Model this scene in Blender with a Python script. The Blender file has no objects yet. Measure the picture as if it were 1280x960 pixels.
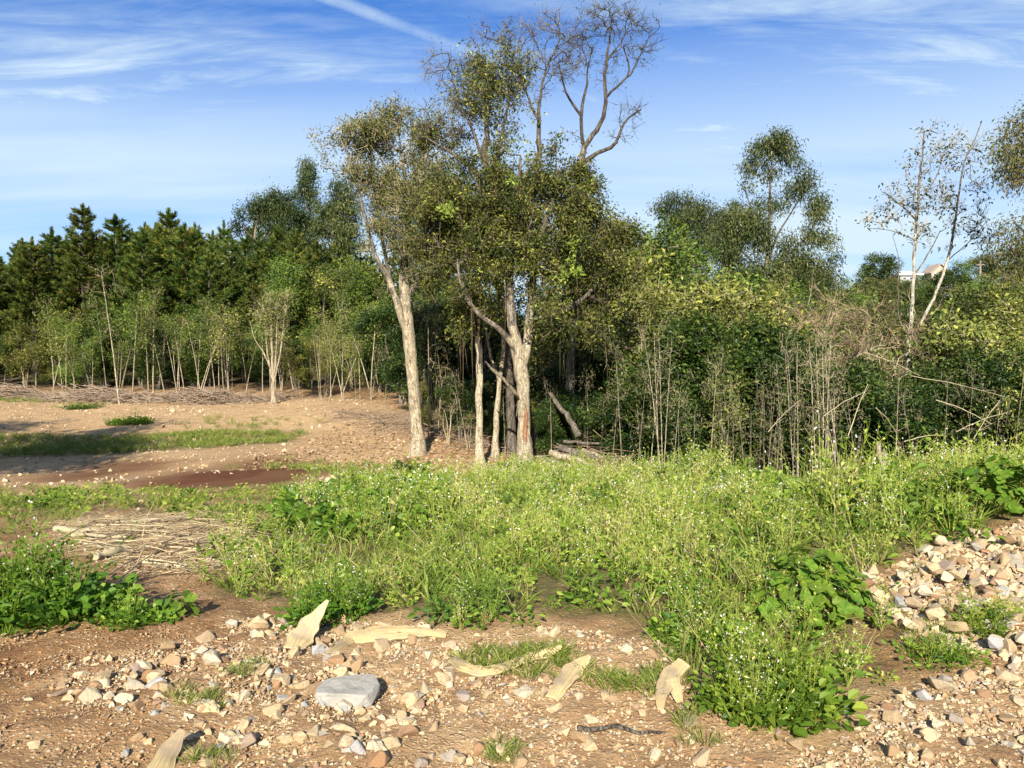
import bpy, bmesh, math, random
import numpy as np
from mathutils import Vector, noise as mnoise

random.seed(7)
RNG = np.random.default_rng(7)
C = bpy.context.scene.collection
SC = bpy.context.scene
R = math.radians

# ------------------------------------------------------------------ camera
CAM = np.array([0.0, 0.0, 1.6])
FPX = 949.0
PITCH = R(2.4)
cam = bpy.data.cameras.new('camera')
cam.sensor_width = 36
cam.lens = 36 * FPX / 1280
cam.clip_start = 0.05
cam.clip_end = 6000
camo = bpy.data.objects.new('camera', cam)
C.objects.link(camo)
camo.location = CAM
camo.rotation_euler = (R(90) - PITCH, 0, 0)
SC.camera = camo
SC.render.resolution_x, SC.render.resolution_y = 1024, 768

# ------------------------------------------------------------------ sun, sky, exposure
SUN_EL = R(29)
SUN_X = 0.10                                  # sunlight travels away from the camera, a little to the right
trav = Vector((SUN_X, 1.0, 0)).normalized() * math.cos(SUN_EL) + Vector((0, 0, -math.sin(SUN_EL)))
sl = bpy.data.lights.new('sun', 'SUN')
sl.energy = 5.0
sl.angle = R(0.5)
sl.color = (1.0, 0.93, 0.80)
so = bpy.data.objects.new('sun', sl)
C.objects.link(so)
so.location = (0, -30, 40)
so.rotation_euler = trav.to_track_quat('-Z', 'Y').to_euler()

SC.view_settings.view_transform = 'Standard'
SC.view_settings.look = 'None'
SC.view_settings.exposure = 1.2
SC.view_settings.gamma = 1.0
SC.view_settings.use_curve_mapping = False
SC.cycles.max_bounces = 6
SC.cycles.diffuse_bounces = 2
SC.cycles.transmission_bounces = 3
SC.cycles.transparent_max_bounces = 4


def pix_dir(px, py):
    """world direction of a point of the photograph"""
    x = (px - 640) / FPX
    z = -(py - 480) / FPX
    c, s = math.cos(PITCH), math.sin(PITCH)
    return np.array([x, c + z * s, -s + z * c])


def W(px, py, y):
    d = pix_dir(px, py)
    return CAM + d * (y / d[1])


class NT:
    """small helper to write node trees"""
    def __init__(self, tree):
        self.t = tree
        tree.nodes.clear()

    def n(self, kind, **kw):
        nd = self.t.nodes.new(kind)
        for k, v in kw.items():
            if k.startswith('i_'):
                nd.inputs[k[2:].replace('_', ' ')].default_value = v
            else:
                setattr(nd, k, v)
        return nd

    def l(self, a, b):
        self.t.links.new(a, b)

    def math(self, op, a, b=None, c=None, clamp=False):
        nd = self.t.nodes.new('ShaderNodeMath')
        nd.operation = op
        nd.use_clamp = clamp
        for i, v in enumerate((a, b, c)):
            if v is None:
                continue
            if isinstance(v, (int, float)):
                nd.inputs[i].default_value = v
            else:
                self.l(v, nd.inputs[i])
        return nd.outputs[0]

    def ramp(self, fac, stops, interp='LINEAR'):
        nd = self.t.nodes.new('ShaderNodeValToRGB')
        cr = nd.color_ramp
        cr.interpolation = interp
        while len(cr.elements) < len(stops):
            cr.elements.new(0.5)
        for e, (p, col) in zip(cr.elements, stops):
            e.position = p
            e.color = tuple(col) + (1,) if len(col) == 3 else col
        self.l(fac, nd.inputs[0])
        return nd.outputs[0]

    def mix(self, fac, a, b, mode='MIX'):
        nd = self.t.nodes.new('ShaderNodeMix')
        nd.data_type = 'RGBA'
        nd.blend_type = mode
        for s, v in ((nd.inputs[0], fac), (nd.inputs[6], a), (nd.inputs[7], b)):
            if isinstance(v, (int, float)):
                s.default_value = v
            elif isinstance(v, tuple):
                s.default_value = v + (1,) if len(v) == 3 else v
            else:
                self.l(v, s)
        return nd.outputs[2]

    def noise(self, vec, scale, detail=4, rough=0.55, out='Fac', dist=0.0):
        nd = self.n('ShaderNodeTexNoise', i_Scale=scale, i_Detail=detail, i_Roughness=rough, i_Distortion=dist)
        if vec is not None:
            self.l(vec, nd.inputs['Vector'])
        return nd.outputs[out]

    def mapping(self, vec, scale=(1, 1, 1), rot=(0, 0, 0), loc=(0, 0, 0)):
        nd = self.n('ShaderNodeMapping')
        nd.inputs['Scale'].default_value = scale
        nd.inputs['Rotation'].default_value = rot
        nd.inputs['Location'].default_value = loc
        self.l(vec, nd.inputs['Vector'])
        return nd.outputs[0]


GREY05 = (0.5, 0.5, 0.5)


def build_world():
    w = bpy.data.worlds.new('World')
    SC.world = w
    w.use_nodes = True
    t = NT(w.node_tree)
    sky = t.n('ShaderNodeTexSky', sky_type='NISHITA')
    sky.sun_disc = False
    sky.sun_elevation = SUN_EL
    sky.sun_rotation = math.pi + math.atan(SUN_X)
    sky.altitude = 700
    sky.air_density = 1.0
    sky.dust_density = 0.05
    sky.ozone_density = 2.5
    co = t.n('ShaderNodeTexCoord').outputs['Generated']
    sep = t.n('ShaderNodeSeparateXYZ')
    t.l(co, sep.inputs[0])
    x, y, z = sep.outputs
    zc = t.math('ADD', t.math('MAXIMUM', z, 0.0), 0.10)
    cx, cy = t.math('DIVIDE', x, zc), t.math('DIVIDE', y, zc)
    cv = t.n('ShaderNodeCombineXYZ')
    t.l(cx, cv.inputs[0]); t.l(cy, cv.inputs[1])
    # high cirrus: long streaks plus ragged ripples, denser towards the horizon
    v1 = t.mapping(cv.outputs[0], scale=(0.45, 1.1, 1), rot=(0, 0, R(-14)), loc=(0.4, 0.9, 0))
    big = t.noise(v1, 0.85, 8, 0.60, dist=0.35)
    v2 = t.mapping(cv.outputs[0], scale=(0.8, 3.2, 1), rot=(0, 0, R(16)), loc=(3.1, 0.2, 0))
    rip = t.noise(v2, 1.9, 8, 0.68, dist=0.6)
    c1 = t.ramp(big, [(0.37, (0, 0, 0)), (0.58, (1, 1, 1))])
    c2 = t.ramp(rip, [(0.36, (0, 0, 0)), (0.70, (1, 1, 1))])
    cl = t.math('MULTIPLY', c1, t.math('ADD', t.math('MULTIPLY', c2, 0.75), 0.30), clamp=True)
    low = t.ramp(z, [(0.0, (1, 1, 1)), (0.20, (0.95, 0.95, 0.95)), (0.31, (0.46, 0.46, 0.46)), (0.40, (0.08, 0.08, 0.08)), (0.55, (0.04, 0.04, 0.04))])
    soft = t.ramp(t.noise(t.mapping(cv.outputs[0], scale=(0.25, 0.9, 1), loc=(7, 2, 0)), 1.3, 5, 0.55), [(0.3, (0.55, 0.55, 0.55)), (0.58, (1, 1, 1))])
    veil = t.math('MULTIPLY', low, soft)
    # the vapour trail: a straight band across the sky
    a, b = pix_dir(405, -5), pix_dir(800, 148)
    nrm = np.cross(a, b); nrm /= np.linalg.norm(nrm)
    dot = t.n('ShaderNodeVectorMath', operation='DOT_PRODUCT')
    t.l(co, dot.inputs[0]); dot.inputs[1].default_value = nrm
    wob = t.math('MULTIPLY', t.math('SUBTRACT', t.noise(co, 9, 4), 0.5), 0.006)
    dist = t.math('ABSOLUTE', t.math('ADD', dot.outputs['Value'], wob))
    tr = t.ramp(t.math('MULTIPLY', dist, 40), [(0.0, (1, 1, 1)), (0.16, (0.8, 0.8, 0.8)), (0.42, (0, 0, 0))])
    trn = t.ramp(t.noise(co, 14, 4, 0.6), [(0.25, (0.25, 0.25, 0.25)), (0.7, (0.75, 0.75, 0.75))])
    trail = t.math('MULTIPLY', tr, trn)
    fac = t.math('MAXIMUM', t.math('MAXIMUM', t.math('MULTIPLY', cl, 0.95), veil), t.math('MULTIPLY', trail, 0.85), clamp=True)
    fac = t.math('MULTIPLY', fac, t.ramp(z, [(0.0, (0.9, 0.9, 0.9)), (0.02, (1, 1, 1))]))
    hs = t.n('ShaderNodeHueSaturation', i_Saturation=1.12, i_Value=1.0)
    t.l(sky.outputs[0], hs.inputs['Color'])
    deep = t.mix(1.0, hs.outputs[0], (0.20, 0.80, 1.45), 'MULTIPLY')
    col = t.mix(fac, deep, (6.5, 8.0, 9.0))
    bg = t.n('ShaderNodeBackground', i_Strength=0.05)
    t.l(col, bg.inputs['Color'])
    out = t.n('ShaderNodeOutputWorld')
    t.l(bg.outputs[0], out.inputs['Surface'])


build_world()


# ------------------------------------------------------------------ materials
def new_mat(name):
    m = bpy.data.materials.new(name)
    m.use_nodes = True
    t = NT(m.node_tree)
    out = t.n('ShaderNodeOutputMaterial')
    return m, t, out


def leaf_mat(name, stops, var=0.25, transl=0.15, rough=0.55, spec=0.18, huevar=0.03):
    m, t, out = new_mat(name)
    at = t.n('ShaderNodeAttribute', attribute_name='tint')
    col = t.ramp(at.outputs['Fac'], stops)
    oi = t.n('ShaderNodeObjectInfo')
    hs = t.n('ShaderNodeHueSaturation')
    t.l(col, hs.inputs['Color'])
    t.l(t.math('ADD', t.math('MULTIPLY', oi.outputs['Random'], -huevar), 0.5 + huevar * 0.5), hs.inputs['Hue'])
    r2 = t.math('FRACT', t.math('MULTIPLY', oi.outputs['Random'], 7.31))
    t.l(t.math('ADD', t.math('MULTIPLY', r2, 2 * var), 1 - var), hs.inputs['Value'])
    p = t.n('ShaderNodeBsdfPrincipled', i_Roughness=rough)
    p.inputs['Specular IOR Level'].default_value = spec
    t.l(hs.outputs[0], p.inputs['Base Color'])
    tr = t.n('ShaderNodeBsdfTranslucent')
    bright = t.mix(1.0, hs.outputs[0], (1.25, 1.35, 0.6), 'MULTIPLY')
    t.l(bright, tr.inputs['Color'])
    mx = t.n('ShaderNodeMixShader')
    mx.inputs[0].default_value = transl
    t.l(p.outputs[0], mx.inputs[1]); t.l(tr.outputs[0], mx.inputs[2])
    t.l(mx.outputs[0], out.inputs['Surface'])
    return m


def bark_mat(name, dark, mid, light, patch=0.5, scale=3.0, streak=5.0):
    m, t, out = new_mat(name)
    co = t.n('ShaderNodeTexCoord').outputs['Object']
    v = t.mapping(co, scale=(streak, streak, 1.0))
    n1 = t.noise(v, scale, 8, 0.65)
    n2 = t.noise(co, scale * 1.1, 5, 0.6)
    n3 = t.noise(v, scale * 7, 4, 0.6)
    col = t.ramp(n1, [(0.28, dark), (0.45, mid), (0.62, light)])
    crack = t.ramp(t.noise(t.mapping(co, scale=(streak * 2.2, streak * 2.2, 1.6)), scale * 2.6, 6, 0.7), [(0.36, (0.25, 0.22, 0.20)), (0.47, (1, 1, 1))])
    col = t.mix(0.9, col, crack, 'MULTIPLY')
    lich = t.ramp(n2, [(patch, (0, 0, 0)), (patch + 0.10, (1, 1, 1))])
    col = t.mix(lich, col, tuple(0.35 * a + 0.65 * b for a, b in zip(dark, mid)))
    oi = t.n('ShaderNodeObjectInfo')
    hs = t.n('ShaderNodeHueSaturation')
    t.l(col, hs.inputs['Color'])
    t.l(t.math('ADD', t.math('MULTIPLY', oi.outputs['Random'], 0.4), 0.8), hs.inputs['Value'])
    p = t.n('ShaderNodeBsdfPrincipled', i_Roughness=0.9)
    p.inputs['Specular IOR Level'].default_value = 0.2
    t.l(hs.outputs[0], p.inputs['Base Color'])
    bp = t.n('ShaderNodeBump', i_Strength=0.9, i_Distance=0.04)
    t.l(t.math('ADD', t.math('ADD', n1, crack), t.math('MULTIPLY', n3, 0.5)), bp.inputs['Height'])
    t.l(bp.outputs[0], p.inputs['Normal'])
    t.l(p.outputs[0], out.inputs['Surface'])
    return m


def stone_mat(name, stops, bump=0.5, scale=14.0):
    m, t, out = new_mat(name)
    co = t.n('ShaderNodeTexCoord').outputs['Object']
    oi = t.n('ShaderNodeObjectInfo')
    at = t.n('ShaderNodeAttribute', attribute_name='tint')
    rnd = t.math('FRACT', t.math('ADD', oi.outputs['Random'], at.outputs['Fac']))
    col = t.ramp(rnd, stops)
    off = t.n('ShaderNodeVectorMath', operation='ADD')
    t.l(co, off.inputs[0]); 
    cb = t.n('ShaderNodeCombineXYZ')
    for i in range(3):
        t.l(t.math('MULTIPLY', rnd, 13.0 + i * 7), cb.inputs[i])
    t.l(cb.outputs[0], off.inputs[1])
    n1 = t.noise(off.outputs[0], scale, 8, 0.68)
    n2 = t.noise(off.outputs[0], scale * 0.35, 5, 0.6)
    col = t.mix(0.55, col, t.ramp(n1, [(0.3, (0.45, 0.40, 0.34)), (0.5, (1, 1, 1)), (0.72, (1.3, 1.25, 1.15))]), 'MULTIPLY')
    col = t.mix(t.ramp(n2, [(0.52, (0, 0, 0)), (0.68, (0.75, 0.75, 0.75))]), col, (0.27, 0.15, 0.07))
    p = t.n('ShaderNodeBsdfPrincipled', i_Roughness=0.88)
    p.inputs['Specular IOR Level'].default_value = 0.25
    t.l(col, p.inputs['Base Color'])
    bp = t.n('ShaderNodeBump', i_Strength=bump, i_Distance=0.015)
    t.l(n1, bp.inputs['Height'])
    t.l(bp.outputs[0], p.inputs['Normal'])
    t.l(p.outputs[0], out.inputs['Surface'])
    return m


def plain_mat(name, col, rough=0.85, var=0.2, scale=6.0, bump=0.2, spec=0.25, streak=(1, 1, 1)):
    m, t, out = new_mat(name)
    co = t.n('ShaderNodeTexCoord').outputs['Object']
    v = t.mapping(co, scale=streak)
    n1 = t.noise(v, scale, 6, 0.62)
    lo = tuple(c * (1 - var) for c in col)
    hi = tuple(min(1, c * (1 + var)) for c in col)
    c = t.ramp(n1, [(0.3, lo), (0.7, hi)])
    oi = t.n('ShaderNodeObjectInfo')
    hs = t.n('ShaderNodeHueSaturation')
    t.l(c, hs.inputs['Color'])
    t.l(t.math('ADD', t.math('MULTIPLY', oi.outputs['Random'], 0.4), 0.8), hs.inputs['Value'])
    p = t.n('ShaderNodeBsdfPrincipled', i_Roughness=rough)
    p.inputs['Specular IOR Level'].default_value = spec
    t.l(hs.outputs[0], p.inputs['Base Color'])
    if bump:
        bp = t.n('ShaderNodeBump', i_Strength=bump, i_Distance=0.02)
        t.l(n1, bp.inputs['Height'])
        t.l(bp.outputs[0], p.inputs['Normal'])
    t.l(p.outputs[0], out.inputs['Surface'])
    return m


M = {}
M['olive'] = leaf_mat('olive_leaf', [(0, (0.020, 0.034, 0.007)), (0.40, (0.066, 0.082, 0.014)), (0.75, (0.155, 0.160, 0.028)), (0.92, (0.14, 0.105, 0.05)), (1, (0.32, 0.33, 0.055))], huevar=0.02)
M['dull'] = leaf_mat('dull_leaf', [(0, (0.045, 0.062, 0.018)), (0.5, (0.105, 0.120, 0.032)), (0.85, (0.18, 0.17, 0.055)), (1, (0.20, 0.15, 0.08))], transl=0.2)
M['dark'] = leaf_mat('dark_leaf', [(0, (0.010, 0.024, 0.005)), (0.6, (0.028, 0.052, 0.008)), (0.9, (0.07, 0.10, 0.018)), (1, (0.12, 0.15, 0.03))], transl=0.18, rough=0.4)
M['mid'] = leaf_mat('mid_leaf', [(0, (0.035, 0.068, 0.010)), (0.6, (0.085, 0.135, 0.018)), (1, (0.18, 0.22, 0.035))])
M['yellowg'] = leaf_mat('yellow_green_leaf', [(0, (0.060, 0.075, 0.015)), (0.6, (0.13, 0.15, 0.028)), (1, (0.28, 0.28, 0.06))])
M['lime'] = leaf_mat('lime_leaf', [(0, (0.14, 0.19, 0.03)), (1, (0.33, 0.37, 0.06))])
M['pine'] = leaf_mat('pine_needle', [(0, (0.022, 0.046, 0.009)), (0.5, (0.070, 0.108, 0.016)), (0.85, (0.16, 0.18, 0.028)), (1, (0.20, 0.13, 0.042))], transl=0.15, rough=0.45)
M['euc'] = leaf_mat('eucalyptus_leaf', [(0, (0.018, 0.032, 0.010)), (0.6, (0.055, 0.075, 0.022)), (1, (0.13, 0.135, 0.045))], transl=0.15, rough=0.4)
M['weed'] = leaf_mat('weed_leaf', [(0, (0.050, 0.105, 0.012)), (0.35, (0.130, 0.205, 0.024)), (0.68, (0.28, 0.33, 0.048)), (0.93, (0.46, 0.46, 0.11)), (1, (0.46, 0.36, 0.17))], var=0.05, transl=0.34)
M['lush'] = leaf_mat('lush_leaf', [(0, (0.035, 0.085, 0.010)), (0.5, (0.095, 0.175, 0.018)), (1, (0.26, 0.33, 0.045))], var=0.12, transl=0.32, rough=0.42)
M['grass'] = leaf_mat('grass_blade', [(0, (0.06, 0.105, 0.014)), (0.6, (0.13, 0.18, 0.025)), (1, (0.30, 0.27, 0.09))], var=0.05)
M['flower'] = leaf_mat('flower_petal', [(0, (0.62, 0.58, 0.62)), (1, (0.80, 0.78, 0.74))], var=0.05, huevar=0)
M['twig'] = plain_mat('dry_twig', (0.20, 0.145, 0.085), var=0.35, scale=3)
M['twigpale'] = plain_mat('pale_twig', (0.34, 0.285, 0.18), var=0.3, scale=3)
M['straw'] = plain_mat('straw', (0.36, 0.285, 0.17), var=0.45, scale=8)
M['brush'] = plain_mat('cut_brush', (0.25, 0.185, 0.13), var=0.45, scale=2)
M['litter'] = plain_mat('leaf_litter', (0.27, 0.175, 0.095), var=0.4, scale=2)
M['barkpale'] = bark_mat('pale_bark', (0.10, 0.075, 0.05), (0.36, 0.295, 0.195), (0.56, 0.475, 0.335), patch=0.54)
M['barkdark'] = bark_mat('dark_bark', (0.035, 0.026, 0.020), (0.085, 0.066, 0.050), (0.17, 0.145, 0.115), patch=0.6)
M['barkgrey'] = bark_mat('grey_bark', (0.06, 0.048, 0.036), (0.15, 0.125, 0.095), (0.32, 0.28, 0.22), patch=0.52)
M['barkwhite'] = bark_mat('white_bark', (0.12, 0.10, 0.08), (0.42, 0.38, 0.30), (0.60, 0.55, 0.45), patch=0.53)
M['barkred'] = plain_mat('bare_wood', (0.19, 0.095, 0.05), var=0.5, scale=9, streak=(3, 3, 1))
M['stone'] = stone_mat('tan_stone', [(0, (0.38, 0.29, 0.17)), (0.22, (0.47, 0.37, 0.22)), (0.40, (0.28, 0.185, 0.10)), (0.56, (0.41, 0.325, 0.21)), (0.70, (0.49, 0.42, 0.29)), (0.80, (0.28, 0.255, 0.215)), (0.90, (0.24, 0.13, 0.065)), (1, (0.38, 0.29, 0.17))])
M['greystone'] = stone_mat('grey_stone', [(0, (0.25, 0.25, 0.245)), (0.5, (0.31, 0.31, 0.305)), (1, (0.28, 0.28, 0.275))], scale=10)
M['slab'] = stone_mat('slab_stone', [(0, (0.26, 0.245, 0.215)), (1, (0.28, 0.265, 0.235))], scale=9, bump=0.9)


def husk_mat():
    m, t, out = new_mat('dry_sheath')
    co = t.n('ShaderNodeTexCoord').outputs['UV']
    v = t.mapping(co, scale=(26, 1.2, 1))
    n1 = t.noise(v, 1.0, 5, 0.6)
    n2 = t.noise(t.n('ShaderNodeTexCoord').outputs['Object'], 9, 5, 0.6)
    col = t.ramp(n1, [(0.30, (0.16, 0.105, 0.05)), (0.46, (0.40, 0.30, 0.145)), (0.75, (0.55, 0.44, 0.235))])
    oi = t.n('ShaderNodeObjectInfo')
    col = t.mix(t.ramp(n2, [(0.46, (0, 0, 0)), (0.66, (0.85, 0.85, 0.85))]), col, (0.25, 0.19, 0.13))
    hs = t.n('ShaderNodeHueSaturation')
    t.l(col, hs.inputs['Color'])
    t.l(t.math('ADD', t.math('MULTIPLY', oi.outputs['Random'], 0.35), 0.78), hs.inputs['Value'])
    p = t.n('ShaderNodeBsdfPrincipled', i_Roughness=0.62)
    p.inputs['Specular IOR Level'].default_value = 0.3
    t.l(hs.outputs[0], p.inputs['Base Color'])
    bp = t.n('ShaderNodeBump', i_Strength=0.5, i_Distance=0.006)
    t.l(n1, bp.inputs['Height']); t.l(bp.outputs[0], p.inputs['Normal'])
    t.l(p.outputs[0], out.inputs['Surface'])
    return m


M['husk'] = husk_mat()
M['clod'] = plain_mat('soil_clod', (0.26, 0.15, 0.072), var=.4, scale=9, bump=.4)


def ground_mat():
    m, t, out = new_mat('bare_earth')
    co = t.n('ShaderNodeTexCoord').outputs['Object']
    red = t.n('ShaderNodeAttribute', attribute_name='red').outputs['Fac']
    grn = t.n('ShaderNodeAttribute', attribute_name='green').outputs['Fac']
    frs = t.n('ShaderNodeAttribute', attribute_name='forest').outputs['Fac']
    snd = t.n('ShaderNodeAttribute', attribute_name='sandy').outputs['Fac']
    n0 = t.noise(co, 0.35, 6, 0.6)
    n1 = t.noise(co, 2.2, 8, 0.65)
    n2 = t.noise(co, 22, 6, 0.7)
    n3 = t.noise(co, 120, 3, 0.6)
    soil = t.ramp(n1, [(0.30, (0.115, 0.052, 0.022)), (0.50, (0.27, 0.150, 0.068)), (0.70, (0.44, 0.30, 0.165))])
    soil = t.mix(t.ramp(n0, [(0.42, (0, 0, 0)), (0.62, (0.6, 0.6, 0.6))]), soil, (0.36, 0.225, 0.115))
    soil = t.mix(t.math('MULTIPLY', snd, t.ramp(n1, [(0.3, (0.35, 0.35, 0.35)), (0.6, (0.9, 0.9, 0.9))])), soil, t.mix(n0, (0.40, 0.24, 0.115), (0.52, 0.38, 0.22)))
    # small grit of many colours
    vo = t.n('ShaderNodeTexVoronoi', i_Scale=46.0)
    t.l(co, vo.inputs['Vector'])
    vs = t.n('ShaderNodeSeparateColor')
    t.l(vo.outputs['Color'], vs.inputs[0])
    grit = t.ramp(vs.outputs[0], [(0, (0.30, 0.18, 0.09)), (0.4, (0.48, 0.34, 0.19)), (0.8, (0.60, 0.49, 0.31)), (1, (0.68, 0.60, 0.44))])
    gm = t.math('MULTIPLY', t.ramp(vs.outputs[1], [(0.45, (0, 0, 0)), (0.55, (1, 1, 1))]), t.ramp(vo.outputs['Distance'], [(0.25, (1, 1, 1)), (0.5, (0, 0, 0))]))
    gm = t.math('MULTIPLY', gm, t.ramp(n1, [(0.35, (0.15, 0.15, 0.15)), (0.6, (0.9, 0.9, 0.9))]))
    col = t.mix(gm, soil, grit)
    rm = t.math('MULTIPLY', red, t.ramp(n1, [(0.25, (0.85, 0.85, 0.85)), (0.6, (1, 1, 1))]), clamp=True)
    col = t.mix(rm, col, t.mix(n2, (0.060, 0.018, 0.007), (0.15, 0.055, 0.022)))  # red soil, mixed extra dark to stand in for crown shade
    gmask = t.math('MULTIPLY', grn, t.ramp(n2, [(0.30, (0.35, 0.35, 0.35)), (0.6, (1, 1, 1))]), clamp=True)
    col = t.mix(gmask, col, t.mix(n2, (0.045, 0.060, 0.015), (0.14, 0.135, 0.045)))
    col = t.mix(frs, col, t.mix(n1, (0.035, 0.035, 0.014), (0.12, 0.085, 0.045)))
    col = t.mix(0.4, col, t.ramp(n3, [(0.3, (0.6, 0.57, 0.52)), (0.6, (1.15, 1.12, 1.05))]), 'MULTIPLY')
    p = t.n('ShaderNodeBsdfPrincipled', i_Roughness=0.95)
    p.inputs['Specular IOR Level'].default_value = 0.15
    t.l(col, p.inputs['Base Color'])
    h = t.math('ADD', t.math('MULTIPLY', n2, 1.0), t.math('MULTIPLY', gm, 0.5))
    h = t.math('ADD', h, t.math('MULTIPLY', n3, 0.25))
    bp = t.n('ShaderNodeBump', i_Strength=0.9, i_Distance=0.035)
    t.l(h, bp.inputs['Height']); t.l(bp.outputs[0], p.inputs['Normal'])
    t.l(p.outputs[0], out.inputs['Surface'])
    return m


M['ground'] = ground_mat()


# ------------------------------------------------------------------ mesh helpers
def norm(v):
    return v / np.maximum(np.linalg.norm(v, axis=-1, keepdims=True), 1e-9)


class MB:
    def __init__(self):
        self.v, self.f, self.t, self.m, self.s = [], [], [], [], []
        self.n = 0

    def add(self, verts, faces, tint=0.5, mat=0, smooth=False):
        verts = np.asarray(verts, np.float32).reshape(-1, 3)
        faces = np.asarray(faces, np.int32)
        if len(faces) == 0:
            return
        self.v.append(verts)
        self.f.append(faces + self.n)
        self.t.append(np.broadcast_to(np.asarray(tint, np.float32), (len(faces),)))
        self.m.append(np.broadcast_to(np.asarray(mat, np.int32), (len(faces),)))
        self.s.append(np.full(len(faces), smooth, bool))
        self.n += len(verts)

    def mesh(self, name, mats):
        me = bpy.data.meshes.new(name)
        if self.n == 0:
            return me
        v = np.concatenate(self.v)
        tot = np.concatenate([np.full(len(f), f.shape[1], np.int32) for f in self.f])
        loops = np.concatenate([f.ravel() for f in self.f]).astype(np.int32)
        me.vertices.add(len(v))
        me.vertices.foreach_set('co', v.ravel())
        me.loops.add(len(loops))
        me.loops.foreach_set('vertex_index', loops)
        me.polygons.add(len(tot))
        st = np.zeros(len(tot), np.int32)
        st[1:] = np.cumsum(tot)[:-1]
        me.polygons.foreach_set('loop_start', st)
        me.polygons.foreach_set('loop_total', tot)
        me.polygons.foreach_set('material_index', np.concatenate(self.m))
        me.polygons.foreach_set('use_smooth', np.concatenate(self.s))
        a = me.attributes.new('tint', 'FLOAT', 'FACE')
        a.data.foreach_set('value', np.concatenate(self.t).astype(np.float32))
        for m in mats:
            me.materials.append(m)
        me.update(calc_edges=True)
        return me

    def merged(self):
        """(verts, [faces...], ...) kept for fast copying"""
        out, off = [], 0
        for v, f, t, m, s in zip(self.v, self.f, self.t, self.m, self.s):
            out.append((v, f - off, t, m[0], s[0]))
            off += len(v)
        # join chunks of the same face size and material
        keys = {}
        for v, f, t, m, s in out:
            k = keys.setdefault((f.shape[1], int(m)), [[], [], [], 0])
            k[0].append(v); k[1].append(f + k[3]); k[2].append(t); k[3] += len(v)
        return [(np.concatenate(k[0]), np.concatenate(k[1]), np.concatenate(k[2]), m, False) for (w, m), k in keys.items()]


def link(name, me, parent=None, label=None, cat=None, group=None, kind=None, loc=None):
    o = bpy.data.objects.new(name, me)
    C.objects.link(o)
    if parent is not None:
        o.parent = parent
    if loc is not None:
        o.location = loc
    for k, v in (('label', label), ('category', cat), ('group', group), ('kind', kind)):
        if v:
            o[k] = v
    return o


def dup(root, loc, rotz=0.0, scale=1.0, label=None, group=None, tilt=(0, 0)):
    r = root.copy()
    C.objects.link(r)
    r.location = loc
    r.rotation_euler = (tilt[0], tilt[1], rotz)
    r.scale = (scale,) * 3 if isinstance(scale, (int, float)) else scale
    if label:
        r['label'] = label
    if group:
        r['group'] = group
    for ch in root.children:
        c = ch.copy()
        C.objects.link(c)
        c.parent = r
        for g in ch.children:
            d = g.copy()
            C.objects.link(d)
            d.parent = c
    return r


def place(root, loc, rotz=0.0, scale=1.0, label=None, group=None, tilt=(0, 0)):
    """first use of a prototype moves it, later ones copy it"""
    if not root.get('_used'):
        root['_used'] = 1
        root.location = loc
        root.rotation_euler = (tilt[0], tilt[1], rotz)
        root.scale = (scale,) * 3 if isinstance(scale, (int, float)) else scale
        if label:
            root['label'] = label
        if group:
            root['group'] = group
        return root
    return dup(root, loc, rotz, scale, label, group, tilt)


def rand_unit(n, rng):
    v = rng.normal(size=(n, 3))
    return norm(v)


def leaves(mb, p, axis, length, width, tint, rng, mat=0, droop=0.0, flat=0.0):
    """p (N,3) leaf bases, one folded quad per leaf; flat pulls the blades level"""
    n = len(p)
    axis = norm(axis)
    rv = rand_unit(n, rng)
    s = np.cross(axis, rv)
    if flat:
        up = np.tile([0, 0, 1.0], (n, 1))
        s = s * (1 - flat) + np.cross(axis, up) * flat
    s = norm(s)
    nn = np.cross(s, axis)
    L = np.broadcast_to(np.asarray(length), (n,))[:, None]
    Wd = np.broadcast_to(np.asarray(width), (n,))[:, None]
    a = p
    mid = p + axis * L * 0.45 + nn * L * 0.06
    b = mid + s * Wd * 0.5
    d = mid - s * Wd * 0.5
    c = p + axis * L - np.array([0, 0, 1.0]) * L * droop
    v = np.stack([a, b, c, d], 1).reshape(-1, 3)
    f = np.arange(4 * n).reshape(n, 4)
    mb.add(v, f, tint, mat)


def leaves6(mb, p, axis, length, width, tint, rng, mat=0, flat=0.4, droop=0.15, fold=0.12):
    """broader leaf: two quads meeting on the midrib"""
    n = len(p)
    axis = norm(axis)
    s = np.cross(axis, rand_unit(n, rng)) * (1 - flat) + np.cross(axis, np.tile([0, 0, 1.0], (n, 1))) * flat
    s = norm(s)
    nn = np.cross(s, axis)
    L = np.broadcast_to(np.asarray(length), (n,))[:, None]
    Wd = np.broadcast_to(np.asarray(width), (n,))[:, None]
    dz = np.array([0, 0, 1.0])
    b = p
    tp = p + axis * L - dz * L * droop
    q1 = p + axis * L * 0.35 + nn * L * fold
    q2 = p + axis * L * 0.75 + nn * L * fold - dz * L * droop * 0.5
    v = np.stack([b, q1 + s * Wd * .46, q2 + s * Wd * .40, tp, q2 - s * Wd * .40, q1 - s * Wd * .46], 1).reshape(-1, 3)
    k = np.arange(n)[:, None] * 6
    f = np.concatenate([k + np.array([[0, 1, 2, 3]]), k + np.array([[0, 3, 4, 5]])])
    t = np.broadcast_to(np.asarray(tint), (n,))
    mb.add(v, f, np.concatenate([t, t]), mat)


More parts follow.
